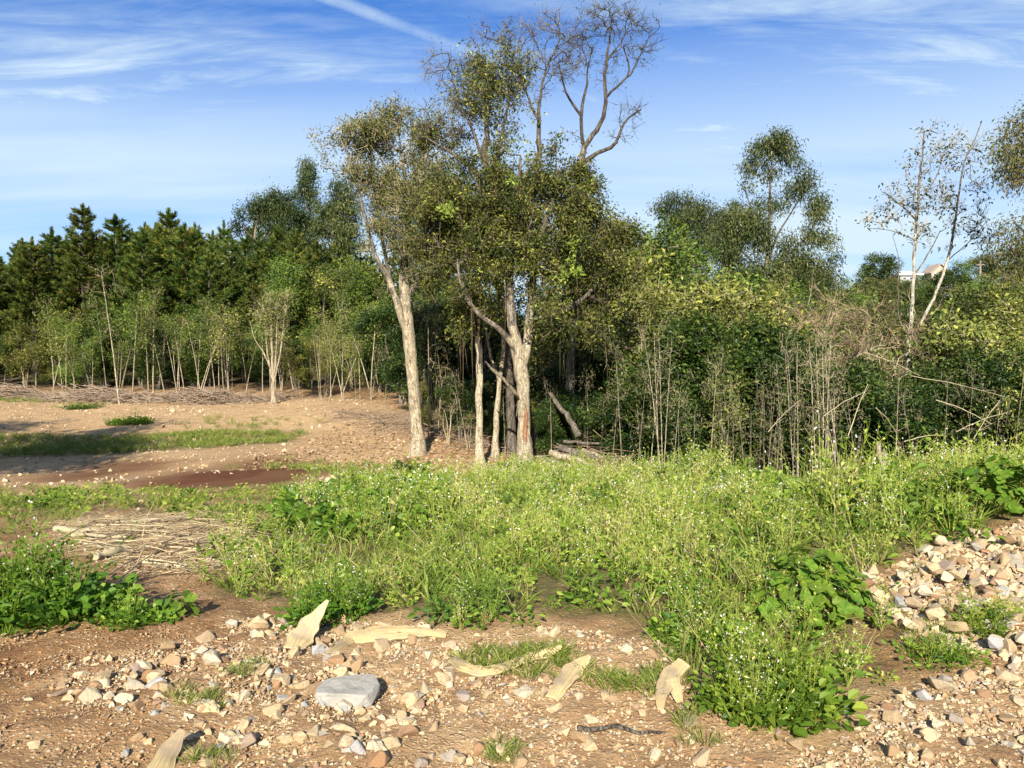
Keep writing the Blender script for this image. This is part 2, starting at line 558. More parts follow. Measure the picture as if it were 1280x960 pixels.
def spikes(mb, a, b, r, tint=0.5, mat=0):
    """thin three-sided tapering twigs from a to b"""
    n = len(a)
    ax = norm(b - a)
    ref = np.where(np.abs(ax[:, 2:3]) > 0.9, np.array([[1.0, 0, 0]]), np.array([[0, 0, 1.0]]))
    s = norm(np.cross(ax, ref))
    u = np.cross(ax, s)
    r = np.broadcast_to(np.asarray(r), (n,))[:, None]
    vs = [a + (s * math.cos(q) + u * math.sin(q)) * r for q in (0, 2.094, 4.189)]
    v = np.stack(vs + [b], 1).reshape(-1, 3)
    k = np.arange(n)[:, None] * 4
    f = np.concatenate([k + np.array([[0, 1, 3]]), k + np.array([[1, 2, 3]]), k + np.array([[2, 0, 3]])])
    t = np.broadcast_to(np.asarray(tint), (n,))
    mb.add(v, f, np.concatenate([t] * 3), mat)


def tube(mb, pts, rad, sides=6, mat=0, tint=0.5, cap=True, rough=0.0, rng=None):
    pts = np.asarray(pts, float)
    n = len(pts)
    rad = np.broadcast_to(np.asarray(rad, float), (n,))
    tg = np.empty_like(pts)
    tg[1:-1] = pts[2:] - pts[:-2]
    tg[0] = pts[1] - pts[0]
    tg[-1] = pts[-1] - pts[-2]
    tg = norm(tg)
    ref = np.array([1.0, 0.13, 0.07])
    s = np.cross(tg, ref); s = norm(s)
    u = np.cross(tg, s)
    an = np.arange(sides) * 2 * math.pi / sides
    rr = rad[:, None]
    if rough and rng is not None:
        rr = rr * (1 + rng.normal(0, rough, (n, sides)))
    else:
        rr = np.repeat(rr, sides, 1)
    v = pts[:, None, :] + (s[:, None, :] * np.cos(an)[None, :, None] + u[:, None, :] * np.sin(an)[None, :, None]) * rr[:, :, None]
    i = np.arange(n - 1)[:, None] * sides
    j = np.arange(sides)[None, :]
    j2 = (j + 1) % sides
    f = np.stack([i + j, i + j2, i + sides + j2, i + sides + j], -1).reshape(-1, 4)
    mb.add(v.reshape(-1, 3), f, tint, mat, smooth=True)
    if cap:
        vc = np.concatenate([v[-1], pts[-1:]])
        mb.add(vc, np.array([[a, (a + 1) % sides, sides] for a in range(sides)]), tint, mat if np.ndim(mat) == 0 else mat[-1])


# ------------------------------------------------------------------ branching
def resample(path, step):
    path = np.asarray(path, float)
    seg = np.linalg.norm(np.diff(path, axis=0), axis=1)
    s = np.concatenate([[0], np.cumsum(seg)])
    n = max(2, int(round(s[-1] / step)) + 1)
    q = np.linspace(0, s[-1], n)
    # smooth curve through the points
    out = np.stack([np.interp(q, s, path[:, k]) for k in range(path.shape[1])], 1)
    for _ in range(2):
        out[1:-1] = 0.25 * out[:-2] + 0.5 * out[1:-1] + 0.25 * out[2:]
    return out


def grow(paths, attract, rng, step=0.3, wig=0.05, tip=0.008, power=0.48, align=0.5, bow=0.35):
    """paths: list of arrays (x,y,z,r); attract: points the branches must reach"""
    cap = 4000 + len(attract) * 40
    P = np.zeros((cap, 3)); D = np.zeros((cap, 3)); par = np.full(cap, -1); rs = np.zeros(cap)
    n = 0
    for path in paths:
        q = resample(path, step)
        q[1:, :3] += rng.normal(0, wig * step * .4, (len(q) - 1, 3))
        for k in range(len(q)):
            if k == 0:
                if n == 0:
                    pr = -1
                else:
                    pr = int(np.argmin(np.linalg.norm(P[:n] - q[0, :3], axis=1)))
            else:
                pr = n - 1
            P[n] = q[k, :3]
            d = q[min(k + 1, len(q) - 1), :3] - q[max(k - 1, 0), :3]
            D[n] = d / max(np.linalg.norm(d), 1e-9)
            par[n] = pr
            rs[n] = q[k, 3]
            n += 1
    n_seed = n
    tips = []
    if len(attract):
        dd = np.array([np.min(np.linalg.norm(P[:n_seed] - a, axis=1)) for a in attract])
        for ai in np.argsort(dd):
            a = attract[ai]
            v = a - P[:n]
            d = np.linalg.norm(v, axis=1)
            cs = np.sum(v * D[:n], axis=1) / np.maximum(d, 1e-6)
            cost = d * (1 + align - align * cs)
            i = int(np.argmin(cost))
            dist = d[i]
            k = max(1, int(math.ceil(dist / step)))
            if n + k >= cap:
                break
            p0 = P[i]
            p1 = p0 + D[i] * dist * bow
            prev = i
            for j in range(1, k + 1):
                t = j / k
                q = (1 - t) ** 2 * p0 + 2 * t * (1 - t) * p1 + t * t * a
                if j < k:
                    q = q + rng.normal(0, wig * step * 2, 3)
                P[n] = q
                dv = q - P[prev]
                D[n] = dv / max(np.linalg.norm(dv), 1e-9)
                par[n] = prev
                prev = n
                n += 1
            tips.append(prev)
    P, par, rs, D = P[:n], par[:n], rs[:n], D[:n]
    cnt = np.zeros(n)
    ischild = np.zeros(n, bool)
    ischild[par[par >= 0]] = True
    cnt[~ischild] = 1
    for i in range(n - 1, 0, -1):
        if par[i] >= 0:
            cnt[par[i]] += cnt[i]
    rad = np.where(rs > 0, rs, tip * cnt ** power)
    # never thicker than the parent
    for i in range(1, n):
        if par[i] >= 0 and rs[i] == 0:
            rad[i] = min(rad[i], rad[par[i]] * 0.92)
    return dict(P=P, par=par, rad=rad, D=D, tips=np.array(tips, int), seed=n_seed, leaf=~ischild)


def skin(g, mb, mat=0, mat_fine=None, fine=0.0, rng=None, sides_big=8, pale_z=None):
    """tubes along every chain of the skeleton"""
    P, par, rad = g['P'], g['par'], g['rad']
    n = len(P)
    kids = [[] for _ in range(n)]
    for i in range(n):
        if par[i] >= 0:
            kids[par[i]].append(i)
    starts = [(0, -1)]
    while starts:
        i, frm = starts.pop()
        ch = [frm, i] if frm >= 0 else [i]
        while kids[ch[-1]]:
            ks = sorted(kids[ch[-1]], key=lambda q: -rad[q])
            for q in ks[1:]:
                starts.append((q, ch[-1]))
            ch.append(ks[0])
        if len(ch) < 2:
            continue
        rr = rad[ch].copy()
        if frm >= 0:
            rr[0] = min(rad[ch[1]] * 1.15, rad[frm])
        rm = rr.max()
        sd = 14 if rm > .14 else sides_big if rm > 0.08 else (5 if rm > 0.03 else 3)
        mm = mat
        if mat_fine is not None:
            seg = np.where(rr[:-1] > fine, mat, mat_fine)
            mm = np.repeat(seg, sd)
            if pale_z is not None:
                zz = np.repeat(P[ch][:-1, 2], sd) + rng.normal(0, .55, len(mm))
                mm = np.where(zz > pale_z, mat_fine, mm)
        tube(mb, P[ch], rr, sd, mm, rng.random() if rng is not None else .5, rough=0.07 if rm > 0.08 else 0, rng=rng)


def lobe_pts(lobes, n, rng, shell=0.45, clump=0, sig=.3):
    """points in a set of ellipsoids (cx,cy,cz,rx,ry,rz,weight); shell pushes them outward"""
    L = np.array([l if len(l) > 6 else tuple(l) + (1.0,) for l in lobes], float)
    vol = L[:, 3] * L[:, 4] * L[:, 5]
    wt = vol ** 0.75 * L[:, 6]
    idx = rng.choice(len(L), n, p=wt / wt.sum())
    if clump:
        m = clump
        ic = rng.choice(len(L), m, p=wt / wt.sum())
        cen = L[ic, :3] + rand_unit(m, rng) * (rng.random((m, 1)) ** shell) * L[ic, 3:6]
        k = rng.integers(0, m, n)
        cen = cen + rand_unit(m, rng) * (rng.random((m, 1)) < .22) * rng.uniform(.8, 3.2, (m, 1)) * sig
        return cen[k] + rng.normal(0, 1, (n, 3)) * sig * rng.uniform(.6, 1.4, (m, 1))[k]
    u = rand_unit(n, rng) * (rng.random((n, 1)) ** shell)
    return L[idx, :3] + u * L[idx, 3:6]


def lobes_px(lst, base):
    """lobes given as (px, py, depth, rx_px, rz_px[, weight]) become world ellipsoids relative to base"""
    out = []
    for l in lst:
        px, py, y, rx, rz = l[:5]
        c = W(px, py, y) - base
        k = y / FPX
        out.append((c[0], c[1], c[2], rx * k, max(rx, rz) * k * 0.85, rz * k, l[5] if len(l) > 5 else 1.0))
    return out


def foliage(mb, pts, dirs, per, spread, length, width, rng, mat=0, flat=0.0, droop=0.0, up=0.3, tint=(0, 1), jit=0.22):
    """leaf clusters round points; one tint per cluster plus scatter"""
    n = len(pts)
    if n == 0:
        return
    ct = rng.beta(1.3, 1.6, n)
    cl = np.repeat(ct, per)
    p = np.repeat(pts, per, 0) + rng.normal(0, 1, (n * per, 3)) * spread
    ax = rand_unit(n * per, rng) + np.repeat(dirs, per, 0) * 0.7 + np.array([0, 0, up])
    tt = np.clip(cl + rng.normal(0, jit, n * per), 0, 1) * (tint[1] - tint[0]) + tint[0]
    L = length * rng.uniform(0.6, 1.35, n * per)
    leaves(mb, p, ax, L, L * width, tt, rng, mat, droop=droop, flat=flat)


# ------------------------------------------------------------------ terrain
def sstep(a, b, x):
    t = np.clip((np.asarray(x, float) - a) / (b - a), 0, 1)
    return t * t * (3 - 2 * t)


def wav(x, y, f, s):
    return np.sin(x * f + s) * np.cos(y * f * 1.13 + s * 1.7) + 0.5 * np.sin(x * f * 2.3 + y * f * 1.4 + s * 3.1) + 0.3 * np.cos(x * f * 3.9 - y * f * 4.3 + s)


def H(x, y):
    x = np.asarray(x, float); y = np.asarray(y, float)
    right = sstep(0.5, 5.0, x)
    y0 = 4.6 + 3.6 * right
    drop = -1.46 * np.clip((y - y0) / (19.0 - y0), 0, 1) ** 1.05
    drop = drop + 0.55 * sstep(22, 40, y) * (1 - sstep(1, 7, x - 0.10 * y))
    gul = -2.3 * sstep(14.5, 21, y + 0.10 * x) * sstep(1.8, 5.0, x - 0.06 * (y - 20))
    gul = gul * (1 - sstep(30, 60, y))
    hill = np.where(y > 42, 0.075 * (y - 42), 0) * (1 - 0.4 * sstep(100, 300, y))
    hill_r = 6.5 * sstep(60, 150, y) * sstep(10, 70, x)
    hill = hill + hill_r - 0.0
    mound = 0.42 * np.exp(-((x - 5.0) / 1.9) ** 2 - ((y - 5.9) / 2.0) ** 2)
    back = 0.0
    near = np.exp(-(np.hypot(x, y) / 40.0) ** 2)
    und = 0.030 * wav(x, y, 0.9, 0.4) * near + 0.012 * wav(x, y, 3.1, 2.0) * near + 0.005 * wav(x, y, 9.0, 1.0) * near
    und = und + 0.10 * wav(x, y, 0.33, 1.3) * sstep(9, 16, y)
    return drop + gul + hill + mound + und + back


def at(px, py, top=400.0):
    """where the ground is seen at a point of the photograph"""
    d = pix_dir(px, py)
    t = 0.5
    last = t
    while t < top:
        p = CAM + d * t
        if p[2] < H(p[0], p[1]):
            lo, hi = last, t
            for _ in range(24):
                m_ = 0.5 * (lo + hi)
                q = CAM + d * m_
                if q[2] < H(q[0], q[1]):
                    hi = m_
                else:
                    lo = m_
            p = CAM + d * hi
            return np.array([p[0], p[1], float(H(p[0], p[1]))])
        last = t
        t *= 1.02
    p = CAM + d * top
    return np.array([p[0], p[1], float(H(p[0], p[1]))])


def gpt(px, y):
    """ground point at depth y under the photograph column px"""
    x = (px - 640) / FPX * y
    return np.array([x, y, float(H(x, y))])


def inside(poly, x, y):
    poly = np.asarray(poly)
    r = np.zeros(len(x), bool)
    j = len(poly) - 1
    for i in range(len(poly)):
        xi, yi = poly[i]; xj, yj = poly[j]
        c = ((yi > y) != (yj > y)) & (x < (xj - xi) * (y - yi) / (yj - yi + 1e-12) + xi)
        r ^= c
        j = i
    return r


def ground_poly(pix):
    return np.array([at(px, py)[:2] for px, py in pix])


def sample_poly(poly, n, rng):
    lo, hi = poly.min(0), poly.max(0)
    out = []
    got = 0
    while got < n:
        q = rng.uniform(lo, hi, (max(n * 2, 64), 2))
        k = q[inside(poly, q[:, 0], q[:, 1])]
        out.append(k); got += len(k)
    return np.concatenate(out)[:n]


MAIN_WEEDS = ground_poly([(262, 748), (300, 690), (352, 655), (380, 632), (430, 612), (560, 606), (660, 592), (720, 584), (800, 584), (900, 600), (1000, 618),
                          (1090, 622), (1180, 606), (1300, 592), (1300, 640), (1190, 678), (1092, 708), (1062, 740), (1085, 790), (1075, 850), (1040, 880), (960, 905), (900, 900),
                          (862, 850), (840, 800), (760, 772), (700, 778), (620, 770), (560, 782), (480, 765), (400, 775), (330, 752)])
FIELD_GRASS = ground_poly([(-60, 572), (-60, 548), (150, 546), (300, 540), (385, 541), (360, 553), (250, 562), (100, 570)])
MID_GRASS = ground_poly([(-60, 690), (-60, 612), (120, 610), (270, 614), (400, 606), (560, 600), (560, 616), (400, 650), (330, 668), (230, 652), (120, 640), (60, 660)])
RED_A = ground_poly([(20, 600), (95, 585), (150, 575), (222, 577), (200, 588), (150, 592), (110, 600), (50, 606)])  # red soil patches; tree shade lying over them is put into their colour
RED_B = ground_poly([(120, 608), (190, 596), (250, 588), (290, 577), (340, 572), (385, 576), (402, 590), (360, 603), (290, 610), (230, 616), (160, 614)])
FIELD = ground_poly([(-140, 625), (-140, 490), (120, 490), (320, 500), (470, 500), (560, 560), (600, 590), (450, 606), (250, 615)])


DUSTY = ground_poly([(150, 985), (250, 900), (260, 820), (380, 780), (560, 790), (850, 820), (1000, 900), (1150, 860), (1330, 830), (1330, 985)])


def build_ground():
    def axis(lo, hi, d, g0, g1, far):
        mid = np.arange(lo, hi, d)
        up, q, st = [], mid[-1], d
        while q < far:
            st *= g1; q += st; up.append(q)
        dn, q, st = [], lo, d
        while q > -far:
            st *= g0; q -= st; dn.append(q)
        return np.concatenate([dn[::-1], mid, up])
    xs = axis(-4.4, 5.0, .038, 1.08, 1.08, 900)
    ys = axis(2.7, 6.2, .030, 1.2, 1.04, 900)
    nx, ny = len(xs), len(ys)
    X, Y = np.meshgrid(xs, ys)
    Z = H(X, Y)
    v = np.stack([X, Y, Z], -1).reshape(-1, 3)
    near = np.hypot(v[:, 0], v[:, 1]) < 12
    for i in np.nonzero(near)[0]:
        p = Vector((v[i, 0] * 5, v[i, 1] * 5, 0.3))
        v[i, 2] += 0.018 * mnoise.noise(p) + 0.011 * mnoise.noise(p * 2.9)
        if v[i, 1] < 8.5 and v[i, 1] > 1.5:
            v[i, 2] += 0.010 * abs(mnoise.noise(p * 2.3 + Vector((5, 2, 1)))) + 0.006 * mnoise.noise(p * 5.1)
    i = np.arange(ny - 1)[:, None] * nx
    j = np.arange(nx - 1)[None, :]
    f = np.stack([i + j, i + j + 1, i + nx + j + 1, i + nx + j], -1).reshape(-1, 4)
    mb = MB()
    mb.add(v, f, 0.5, 0, True)
    me = mb.mesh('ground', [M['ground']])
    x, y = v[:, 0], v[:, 1]

    def soft(poly, k):
        c = np.zeros(len(x))
        r = np.random.default_rng(3)
        for _ in range(9):
            o = r.normal(0, k, 2)
            c += inside(poly, x + o[0], y + o[1])
        return c / 9
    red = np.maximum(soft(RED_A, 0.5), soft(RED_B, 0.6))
    grn = np.maximum(np.maximum(soft(MAIN_WEEDS, 0.15), 0.75 * soft(FIELD_GRASS, 0.5)), 0.3 * soft(MID_GRASS, 0.3))
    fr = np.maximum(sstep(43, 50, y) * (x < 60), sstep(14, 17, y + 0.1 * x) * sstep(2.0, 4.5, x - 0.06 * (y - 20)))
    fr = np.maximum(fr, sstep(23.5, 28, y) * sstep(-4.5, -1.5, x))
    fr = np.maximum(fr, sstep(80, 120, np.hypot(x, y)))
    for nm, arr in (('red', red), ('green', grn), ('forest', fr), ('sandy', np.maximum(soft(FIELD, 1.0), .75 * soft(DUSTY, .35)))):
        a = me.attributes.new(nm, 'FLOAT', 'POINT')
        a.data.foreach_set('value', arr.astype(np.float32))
    link('ground', me, kind='structure')


build_ground()

# ------------------------------------------------------------------ trees in the clearing
def px_path(lst, base):
    out = []
    for px, py, y, d in lst:
        p = W(px, py, y) - base
        out.append((p[0], p[1], p[2], d * 0.30 * y / FPX))
    q = np.array(out)
    if abs(q[0, 2]) < .6 and q[0, 3] > .06:          # a trunk at the ground: roots spread and run into the soil
        q = np.concatenate([[(q[0, 0], q[0, 1], -.25, q[0, 3] * 1.9), (q[0, 0], q[0, 1], .02, q[0, 3] * 1.45), (q[0, 0] * .9, q[0, 1] * .9, .28, q[0, 3] * 1.08)], q[q[:, 2] > .45]])
    return q


def tree_things(name, base, label, cat, g, bark, rng, crown_mb, crown_mats, fine_mat=None, fine=0.02, group=None, pale_z=None):
    root = link(name, None, label=label, cat=cat, group=group, loc=base)
    tb = MB()
    skin(g, tb, 0, 1 if fine_mat else None, fine, rng, pale_z=pale_z)
    link('trunk', tb.mesh('trunk', [bark] + ([fine_mat] if fine_mat else [])), root)
    if crown_mb is not None and crown_mb.n:
        link('crown', crown_mb.mesh('crown', crown_mats), root)
    return root


def twigs(mb, g, rng, per=3, length=0.35, r=0.006, mat=0, up=0.25, which=None):
    tips = g['tips'] if which is None else which
    P, D = g['P'][tips], g['D'][tips]
    n = len(tips) * per
    a = np.repeat(P, per, 0)
    d = norm(np.repeat(D, per, 0) * 0.8 + rand_unit(n, rng) * 0.9 + np.array([0, 0, up]))
    L = length * rng.uniform(0.5, 1.4, (n, 1))
    a = a - np.repeat(D, per, 0) * rng.uniform(0, 0.6, (n, 1)) * length
    spikes(mb, a, a + d * L, r, rng.random(n), mat)
    return a, d, L


def main_trees():
    rng = np.random.default_rng(11)
    # --- left pale-trunked tree
    b = gpt(523, 23.0)
    y = 23.0
    paths = [px_path([(523, 566, y, 27), (519, 520, y, 24), (516, 470, y, 24), (512, 425, y, 25), (507, 385, y, 24), (504, 350, y, 20), (508, 300, y, 14), (512, 250, y, 9), (500, 190, y, 5)], b),
             px_path([(512, 425, y, 16), (498, 385, y - .2, 15), (488, 350, y - .3, 12), (468, 322, y - .4, 9), (462, 295, y - .5, 7), (452, 255, y - .5, 6), (440, 205, y - .4, 4), (425, 172, y - .4, 3)], b),
             px_path([(488, 350, y, 9), (478, 300, y + .4, 8), (468, 240, y + .8, 6), (462, 180, y + 1, 4)], b),
             px_path([(506, 380, y, 11), (530, 330, y + .3, 8), (545, 270, y + .6, 6), (540, 200, y + .6, 4)], b)]
    lob = lobes_px([(478, 150, y, 28, 22), (452, 165, y, 32, 22), (430, 178, y - .3, 24, 16, .6), (500, 165, y, 34, 26), (540, 168, y + .4, 30, 22), (560, 160, y + .5, 20, 16), (470, 215, y, 45, 34, .9),
                    (515, 225, y, 40, 40), (495, 270, y, 45, 38, .8), (545, 260, y, 40, 45), (530, 320, y, 40, 30, .8), (470, 290, y - .5, 25, 25, .4), (520, 365, y + .5, 30, 24, .5)], b)
    at_ = lobe_pts(lob, 950, rng, .36, 80, .24)
    g = grow(paths, at_, rng, 0.28, 0.08, tip=0.009)
    cb = MB()
    a, d, L = twigs(cb, g, rng, 5, 0.42, 0.007, 1)
    tp = g['P'][g['tips']]; td = g['D'][g['tips']]
    sel = rng.random(len(tp)) < 0.80
    foliage(cb, tp[sel], td[sel], 54, 0.13, 0.09, 0.42, rng, 0, droop=0.15)
    tree_things('broadleaf_tree', b, 'leaning pale trunked tree with thin greyish crown standing left of the tree group', 'tree', g, M['barkpale'], rng, cb, [M['dull'], M['twigpale']], M['barkgrey'], 0.06, pale_z=5.0)

    # --- main forked tree
    y = 20.0
    b = gpt(656, y)
    paths = [px_path([(657, 588, y, 36), (655, 560, y, 27), (655, 520, y, 25), (654, 480, y, 28), (652, 455, y, 30), (645, 432, y, 24), (640, 405, y - .1, 20), (636, 360, y, 18), (640, 310, y + .2, 15), (648, 250, y + .2, 10), (650, 200, y, 6)], b),
             px_path([(655, 455, y, 20), (660, 425, y, 18), (663, 380, y, 16), (668, 330, y - .2, 14), (680, 280, y - .3, 11), (700, 225, y - .2, 7)], b),
             px_path([(646, 440, y, 14), (632, 418, y - .3, 12), (615, 402, y - .5, 10), (598, 396, y - .6, 10), (586, 380, y - .7, 9), (574, 350, y - .8, 8), (570, 320, y - .8, 5)], b),
             px_path([(648, 498, y - .1, 9), (638, 482, y - .4, 8), (626, 470, y - .6, 7), (612, 462, y - .8, 6), (607, 452, y - .9, 4)], b),
             px_path([(664, 400, y, 12), (690, 395, y + .2, 11), (715, 385, y + .2, 10), (740, 365, y + .2, 8), (755, 340, y + .2, 5)], b),
             px_path([(640, 400, y, 12), (622, 360, y + .5, 11), (606, 320, y + .8, 9), (596, 260, y + .8, 6)], b)]
    lob = lobes_px([(650, 215, y, 60, 28), (700, 215, y, 50, 26), (735, 245, y, 30, 28), (600, 245, y, 45, 35), (560, 290, y, 42, 36), (640, 285, y, 65, 45), (705, 290, y, 60, 45), (750, 300, y + .3, 34, 42),
                    (575, 345, y - .3, 38, 30, .8), (625, 350, y, 45, 35, .8), (690, 350, y, 50, 35, .9), (745, 360, y, 34, 30, .8), (600, 385, y + .3, 30, 22, .9), (680, 398, y - .4, 30, 18, .9), (765, 275, y + .4, 18, 22, .5), (575, 398, y + .3, 18, 22, .7), (735, 390, y + .8, 38, 26, .8), (780, 325, y + .8, 30, 38, 1.), (620, 410, y + 1., 22, 14, .4), (700, 415, y + .2, 22, 18, .6), (548, 235, y + .6, 26, 30, .8), (545, 300, y + 1, 30, 34, .8), (530, 360, y + 1.5, 22, 26, .6)], b)
    at_ = lobe_pts(lob, 1900, rng, .36, 120, .19)
    g = grow(paths, at_, rng, 0.26, 0.08, tip=0.007)
    cb = MB()
    twigs(cb, g, rng, 4, 0.42, 0.006, 1)
    tp = g['P'][g['tips']]; td = g['D'][g['tips']]
    foliage(cb, tp, td, 44, 0.125, 0.095, 0.42, rng, 0, droop=0.15)
    # pale hanging vines
    n = 130
    i = rng.integers(0, len(tp), n)
    aa = tp[i]
    bb = aa + np.stack([rng.normal(0, .12, n), rng.normal(0, .12, n), -rng.uniform(.5, 2.2, n)], 1)
    spikes(cb, aa, bb, 0.011, rng.random(n), 1)
    # fresh lime shoots on the sunny side
    fl = lobes_px([(712, 328, y - 1.6, 11, 8), (720, 340, y - 1.6, 9, 7), (704, 345, y - 1.5, 9, 6), (716, 305, y - 1.5, 7, 6), (565, 262, y - 1.3, 12, 7, .6), (640, 228, y - 1, 9, 5, .5), (480, 318, y + 1, 8, 6, .4)], b)
    fp = lobe_pts(fl[:6], 20, rng)
    foliage(cb, fp, np.tile([0, -.6, .3], (len(fp), 1)), 20, 0.06, 0.12, 0.42, rng, 2, droop=0.1)
    root = tree_things('broadleaf_tree', b, 'big forked tree with pale peeling trunk and dense olive crown', 'tree', g, M['barkpale'], rng, cb, [M['olive'], M['twig'], M['lime']], M['barkgrey'], 0.04, pale_z=3.6)
    # strip where the bark has come off
    sp = resample(np.array([W(657, 508, y) - b, W(657, 522, y) - b, W(656, 540, y) - b, W(657, 556, y) - b]), 0.08)
    mb = MB()
    for k in range(len(sp)):
        pass
    sp[:, 1] -= 0.145
    rr = np.interp(np.arange(len(sp)), [0, len(sp) * .2, len(sp) * .8, len(sp) - 1], [.02, .062, .055, .02])
    tube(mb, sp, rr, 10, rough=0.04, rng=rng)
    link('bare_wood', mb.mesh('bare_wood', [M['barkred']]), root)['label'] = 'reddish patch of wood where the bark has peeled'

    # --- slim middle tree
    y = 20.6
    b = gpt(600, y)
    paths = [px_path([(600, 582, y, 17), (599, 540, y, 14), (599, 490, y, 14), (600, 450, y, 14), (597, 415, y, 15), (592, 385, y, 14), (600, 340, y, 10), (612, 290, y, 7)], b),
             px_path([(596, 410, y, 10), (580, 390, y + .2, 8), (565, 360, y + .2, 6), (556, 330, y + .2, 4)], b)]
    lob = lobes_px([(590, 320, y, 40, 34), (555, 325, y, 28, 24), (610, 275, y, 34, 30), (585, 385, y - .3, 22, 14, .4)], b)
    g = grow(paths, lobe_pts(lob, 260, rng), rng, 0.28, 0.08, tip=0.008)
    cb = MB()
    twigs(cb, g, rng, 4, 0.4, 0.006, 1)
    foliage(cb, g['P'][g['tips']], g['D'][g['tips']], 34, 0.17, 0.085, 0.45, rng, 0, droop=0.1)
    tree_things('broadleaf_tree', b, 'slim straight pale trunk standing left of the big forked tree', 'tree', g, M['barkpale'], rng, cb, [M['olive'], M['twig']], M['barkdark'], 0.03, pale_z=2.6)

    # --- stub trunk behind
    y = 21.8
    b = gpt(619, y)
    paths = [px_path([(619, 566, y, 13), (620, 540, y, 12), (621, 515, y, 12), (624, 480, y, 9), (630, 430, y, 8), (628, 380, y, 6)], b),
             px_path([(624, 480, y, 7), (612, 440, y, 5), (606, 400, y, 4)], b)]
    lob = lobes_px([(630, 380, y, 30, 30)], b)
    g = grow(paths, lobe_pts(lob, 60, rng), rng, 0.28, 0.08, tip=0.008)
    cb = MB()
    foliage(cb, g['P'][g['tips']], g['D'][g['tips']], 30, 0.2, 0.09, 0.45, rng, 0)
    tree_things('broadleaf_tree', b, 'short crooked trunk between the slim pale trunk and the forked tree', 'tree', g, M['barkpale'], rng, cb, [M['dull']])

    # --- half-leafless tree rising above
    y = 22.6
    b = gpt(640, y)
    paths = [px_path([(640, 575, y, 18), (638, 500, y, 17), (630, 400, y, 16), (618, 300, y, 15), (606, 200, y, 12), (609, 165, y, 11), (608, 140, y, 7), (612, 100, y, 4)], b),
             px_path([(616, 280, y, 12), (600, 225, y, 9), (588, 205, y - .2, 7), (570, 195, y - .3, 6), (555, 186, y - .4, 6), (543, 178, y - .4, 5), (532, 172, y - .4, 3)], b),
             px_path([(590, 206, y, 7), (602, 190, y, 5), (606, 172, y, 4)], b),
             px_path([(608, 215, y, 8), (590, 160, y, 6), (575, 130, y, 4), (565, 100, y, 3)], b),
             px_path([(625, 260, y, 11), (622, 190, y, 8), (632, 145, y, 5), (640, 105, y, 3)], b),
             px_path([(628, 340, y, 15), (660, 270, y, 12), (674, 200, y + .3, 11), (673, 160, y + .3, 9), (674, 125, y + .3, 6), (682, 85, y + .3, 4), (700, 50, y + .3, 3)], b),
             px_path([(673, 150, y, 6), (655, 110, y, 4), (640, 70, y, 3), (622, 45, y, 2)], b)]
    leafl = lobes_px([(595, 85, y, 24, 20), (622, 95, y, 28, 24), (585, 120, y, 28, 22), (640, 105, y, 22, 26), (605, 135, y, 36, 20), (560, 120, y, 24, 18, .6), (548, 175, y, 20, 16, .7), (535, 160, y, 16, 14, .5), (655, 150, y, 14, 26, .4), (640, 175, y, 24, 14, .5), (720, 190, y, 14, 18, .3)], b)
    barel = lobes_px([(550, 85, y, 30, 24), (630, 48, y, 44, 24), (680, 45, y, 38, 34), (710, 75, y, 26, 34), (560, 150, y, 40, 26), (665, 100, y, 30, 30)], b)
    A1 = lobe_pts(leafl, 420, rng, .42, 70, .22)
    A2 = lobe_pts(barel, 330, rng, .33)
    g = grow(paths, np.concatenate([A1, A2]), rng, 0.24, 0.10, tip=0.0075)
    cb = MB()
    twigs(cb, g, rng, 5, 0.42, 0.0055, 1)
    tp = g['P'][g['tips']]; td = g['D'][g['tips']]
    # leafy where the leafy lobes are
    dl = np.array([np.min(np.linalg.norm(A1 - p, axis=1)) for p in tp])
    sel = dl < 0.05
    foliage(cb, tp[sel], td[sel], 26, 0.13, 0.088, 0.42, rng, 0, droop=0.2)
    foliage(cb, tp[~sel], td[~sel], 2, 0.22, 0.07, 0.5, rng, 2, droop=0.4)
    tree_things('broadleaf_tree', b, 'tall dark limbed tree with half its twigs leafless above the group', 'tree', g, M['barkdark'], rng, cb, [M['olive'], M['barkgrey'], M['dull']])

    # --- leafless tree at the top right
    y = 23.4
    b = gpt(715, y)
    paths = [px_path([(715, 570, y, 20), (712, 480, y, 19), (716, 380, y, 18), (720, 280, y, 17), (724, 212, y, 15), (730, 182, y, 12), (745, 165, y, 10), (756, 145, y, 9), (758, 120, y, 8), (754, 100, y, 7), (758, 75, y, 6), (762, 50, y, 4), (765, 20, y, 3)], b),
             px_path([(726, 206, y, 11), (742, 192, y, 9), (762, 186, y, 8), (773, 178, y, 7), (776, 160, y, 6), (785, 145, y, 4), (800, 138, y, 3)], b),
             px_path([(730, 185, y, 9), (727, 165, y, 8), (726, 140, y, 8), (730, 118, y, 6), (736, 100, y, 5), (733, 85, y, 3), (742, 60, y, 2)], b),
             px_path([(727, 145, y, 7), (715, 130, y, 6), (706, 115, y, 5), (702, 95, y, 4), (698, 78, y, 3)], b),
             px_path([(758, 122, y, 6), (770, 108, y, 5), (788, 95, y, 5), (786, 80, y, 4), (780, 60, y, 3)], b),
             px_path([(788, 94, y, 4), (800, 70, y, 3), (812, 45, y, 2)], b),
             px_path([(757, 78, y, 5), (775, 55, y, 3), (790, 25, y, 2)], b)]
    for q_ in paths:
        q_[:, 3] *= .92
    barel = lobes_px([(765, 22, y, 44, 20), (795, 45, y, 36, 32), (738, 35, y, 34, 30), (725, 70, y, 24, 26), (790, 140, y, 24, 18, .7), (760, 90, y, 20, 26, .5), (805, 65, y, 14, 20), (705, 85, y, 16, 22), (775, 165, y, 22, 14, .4)], b)
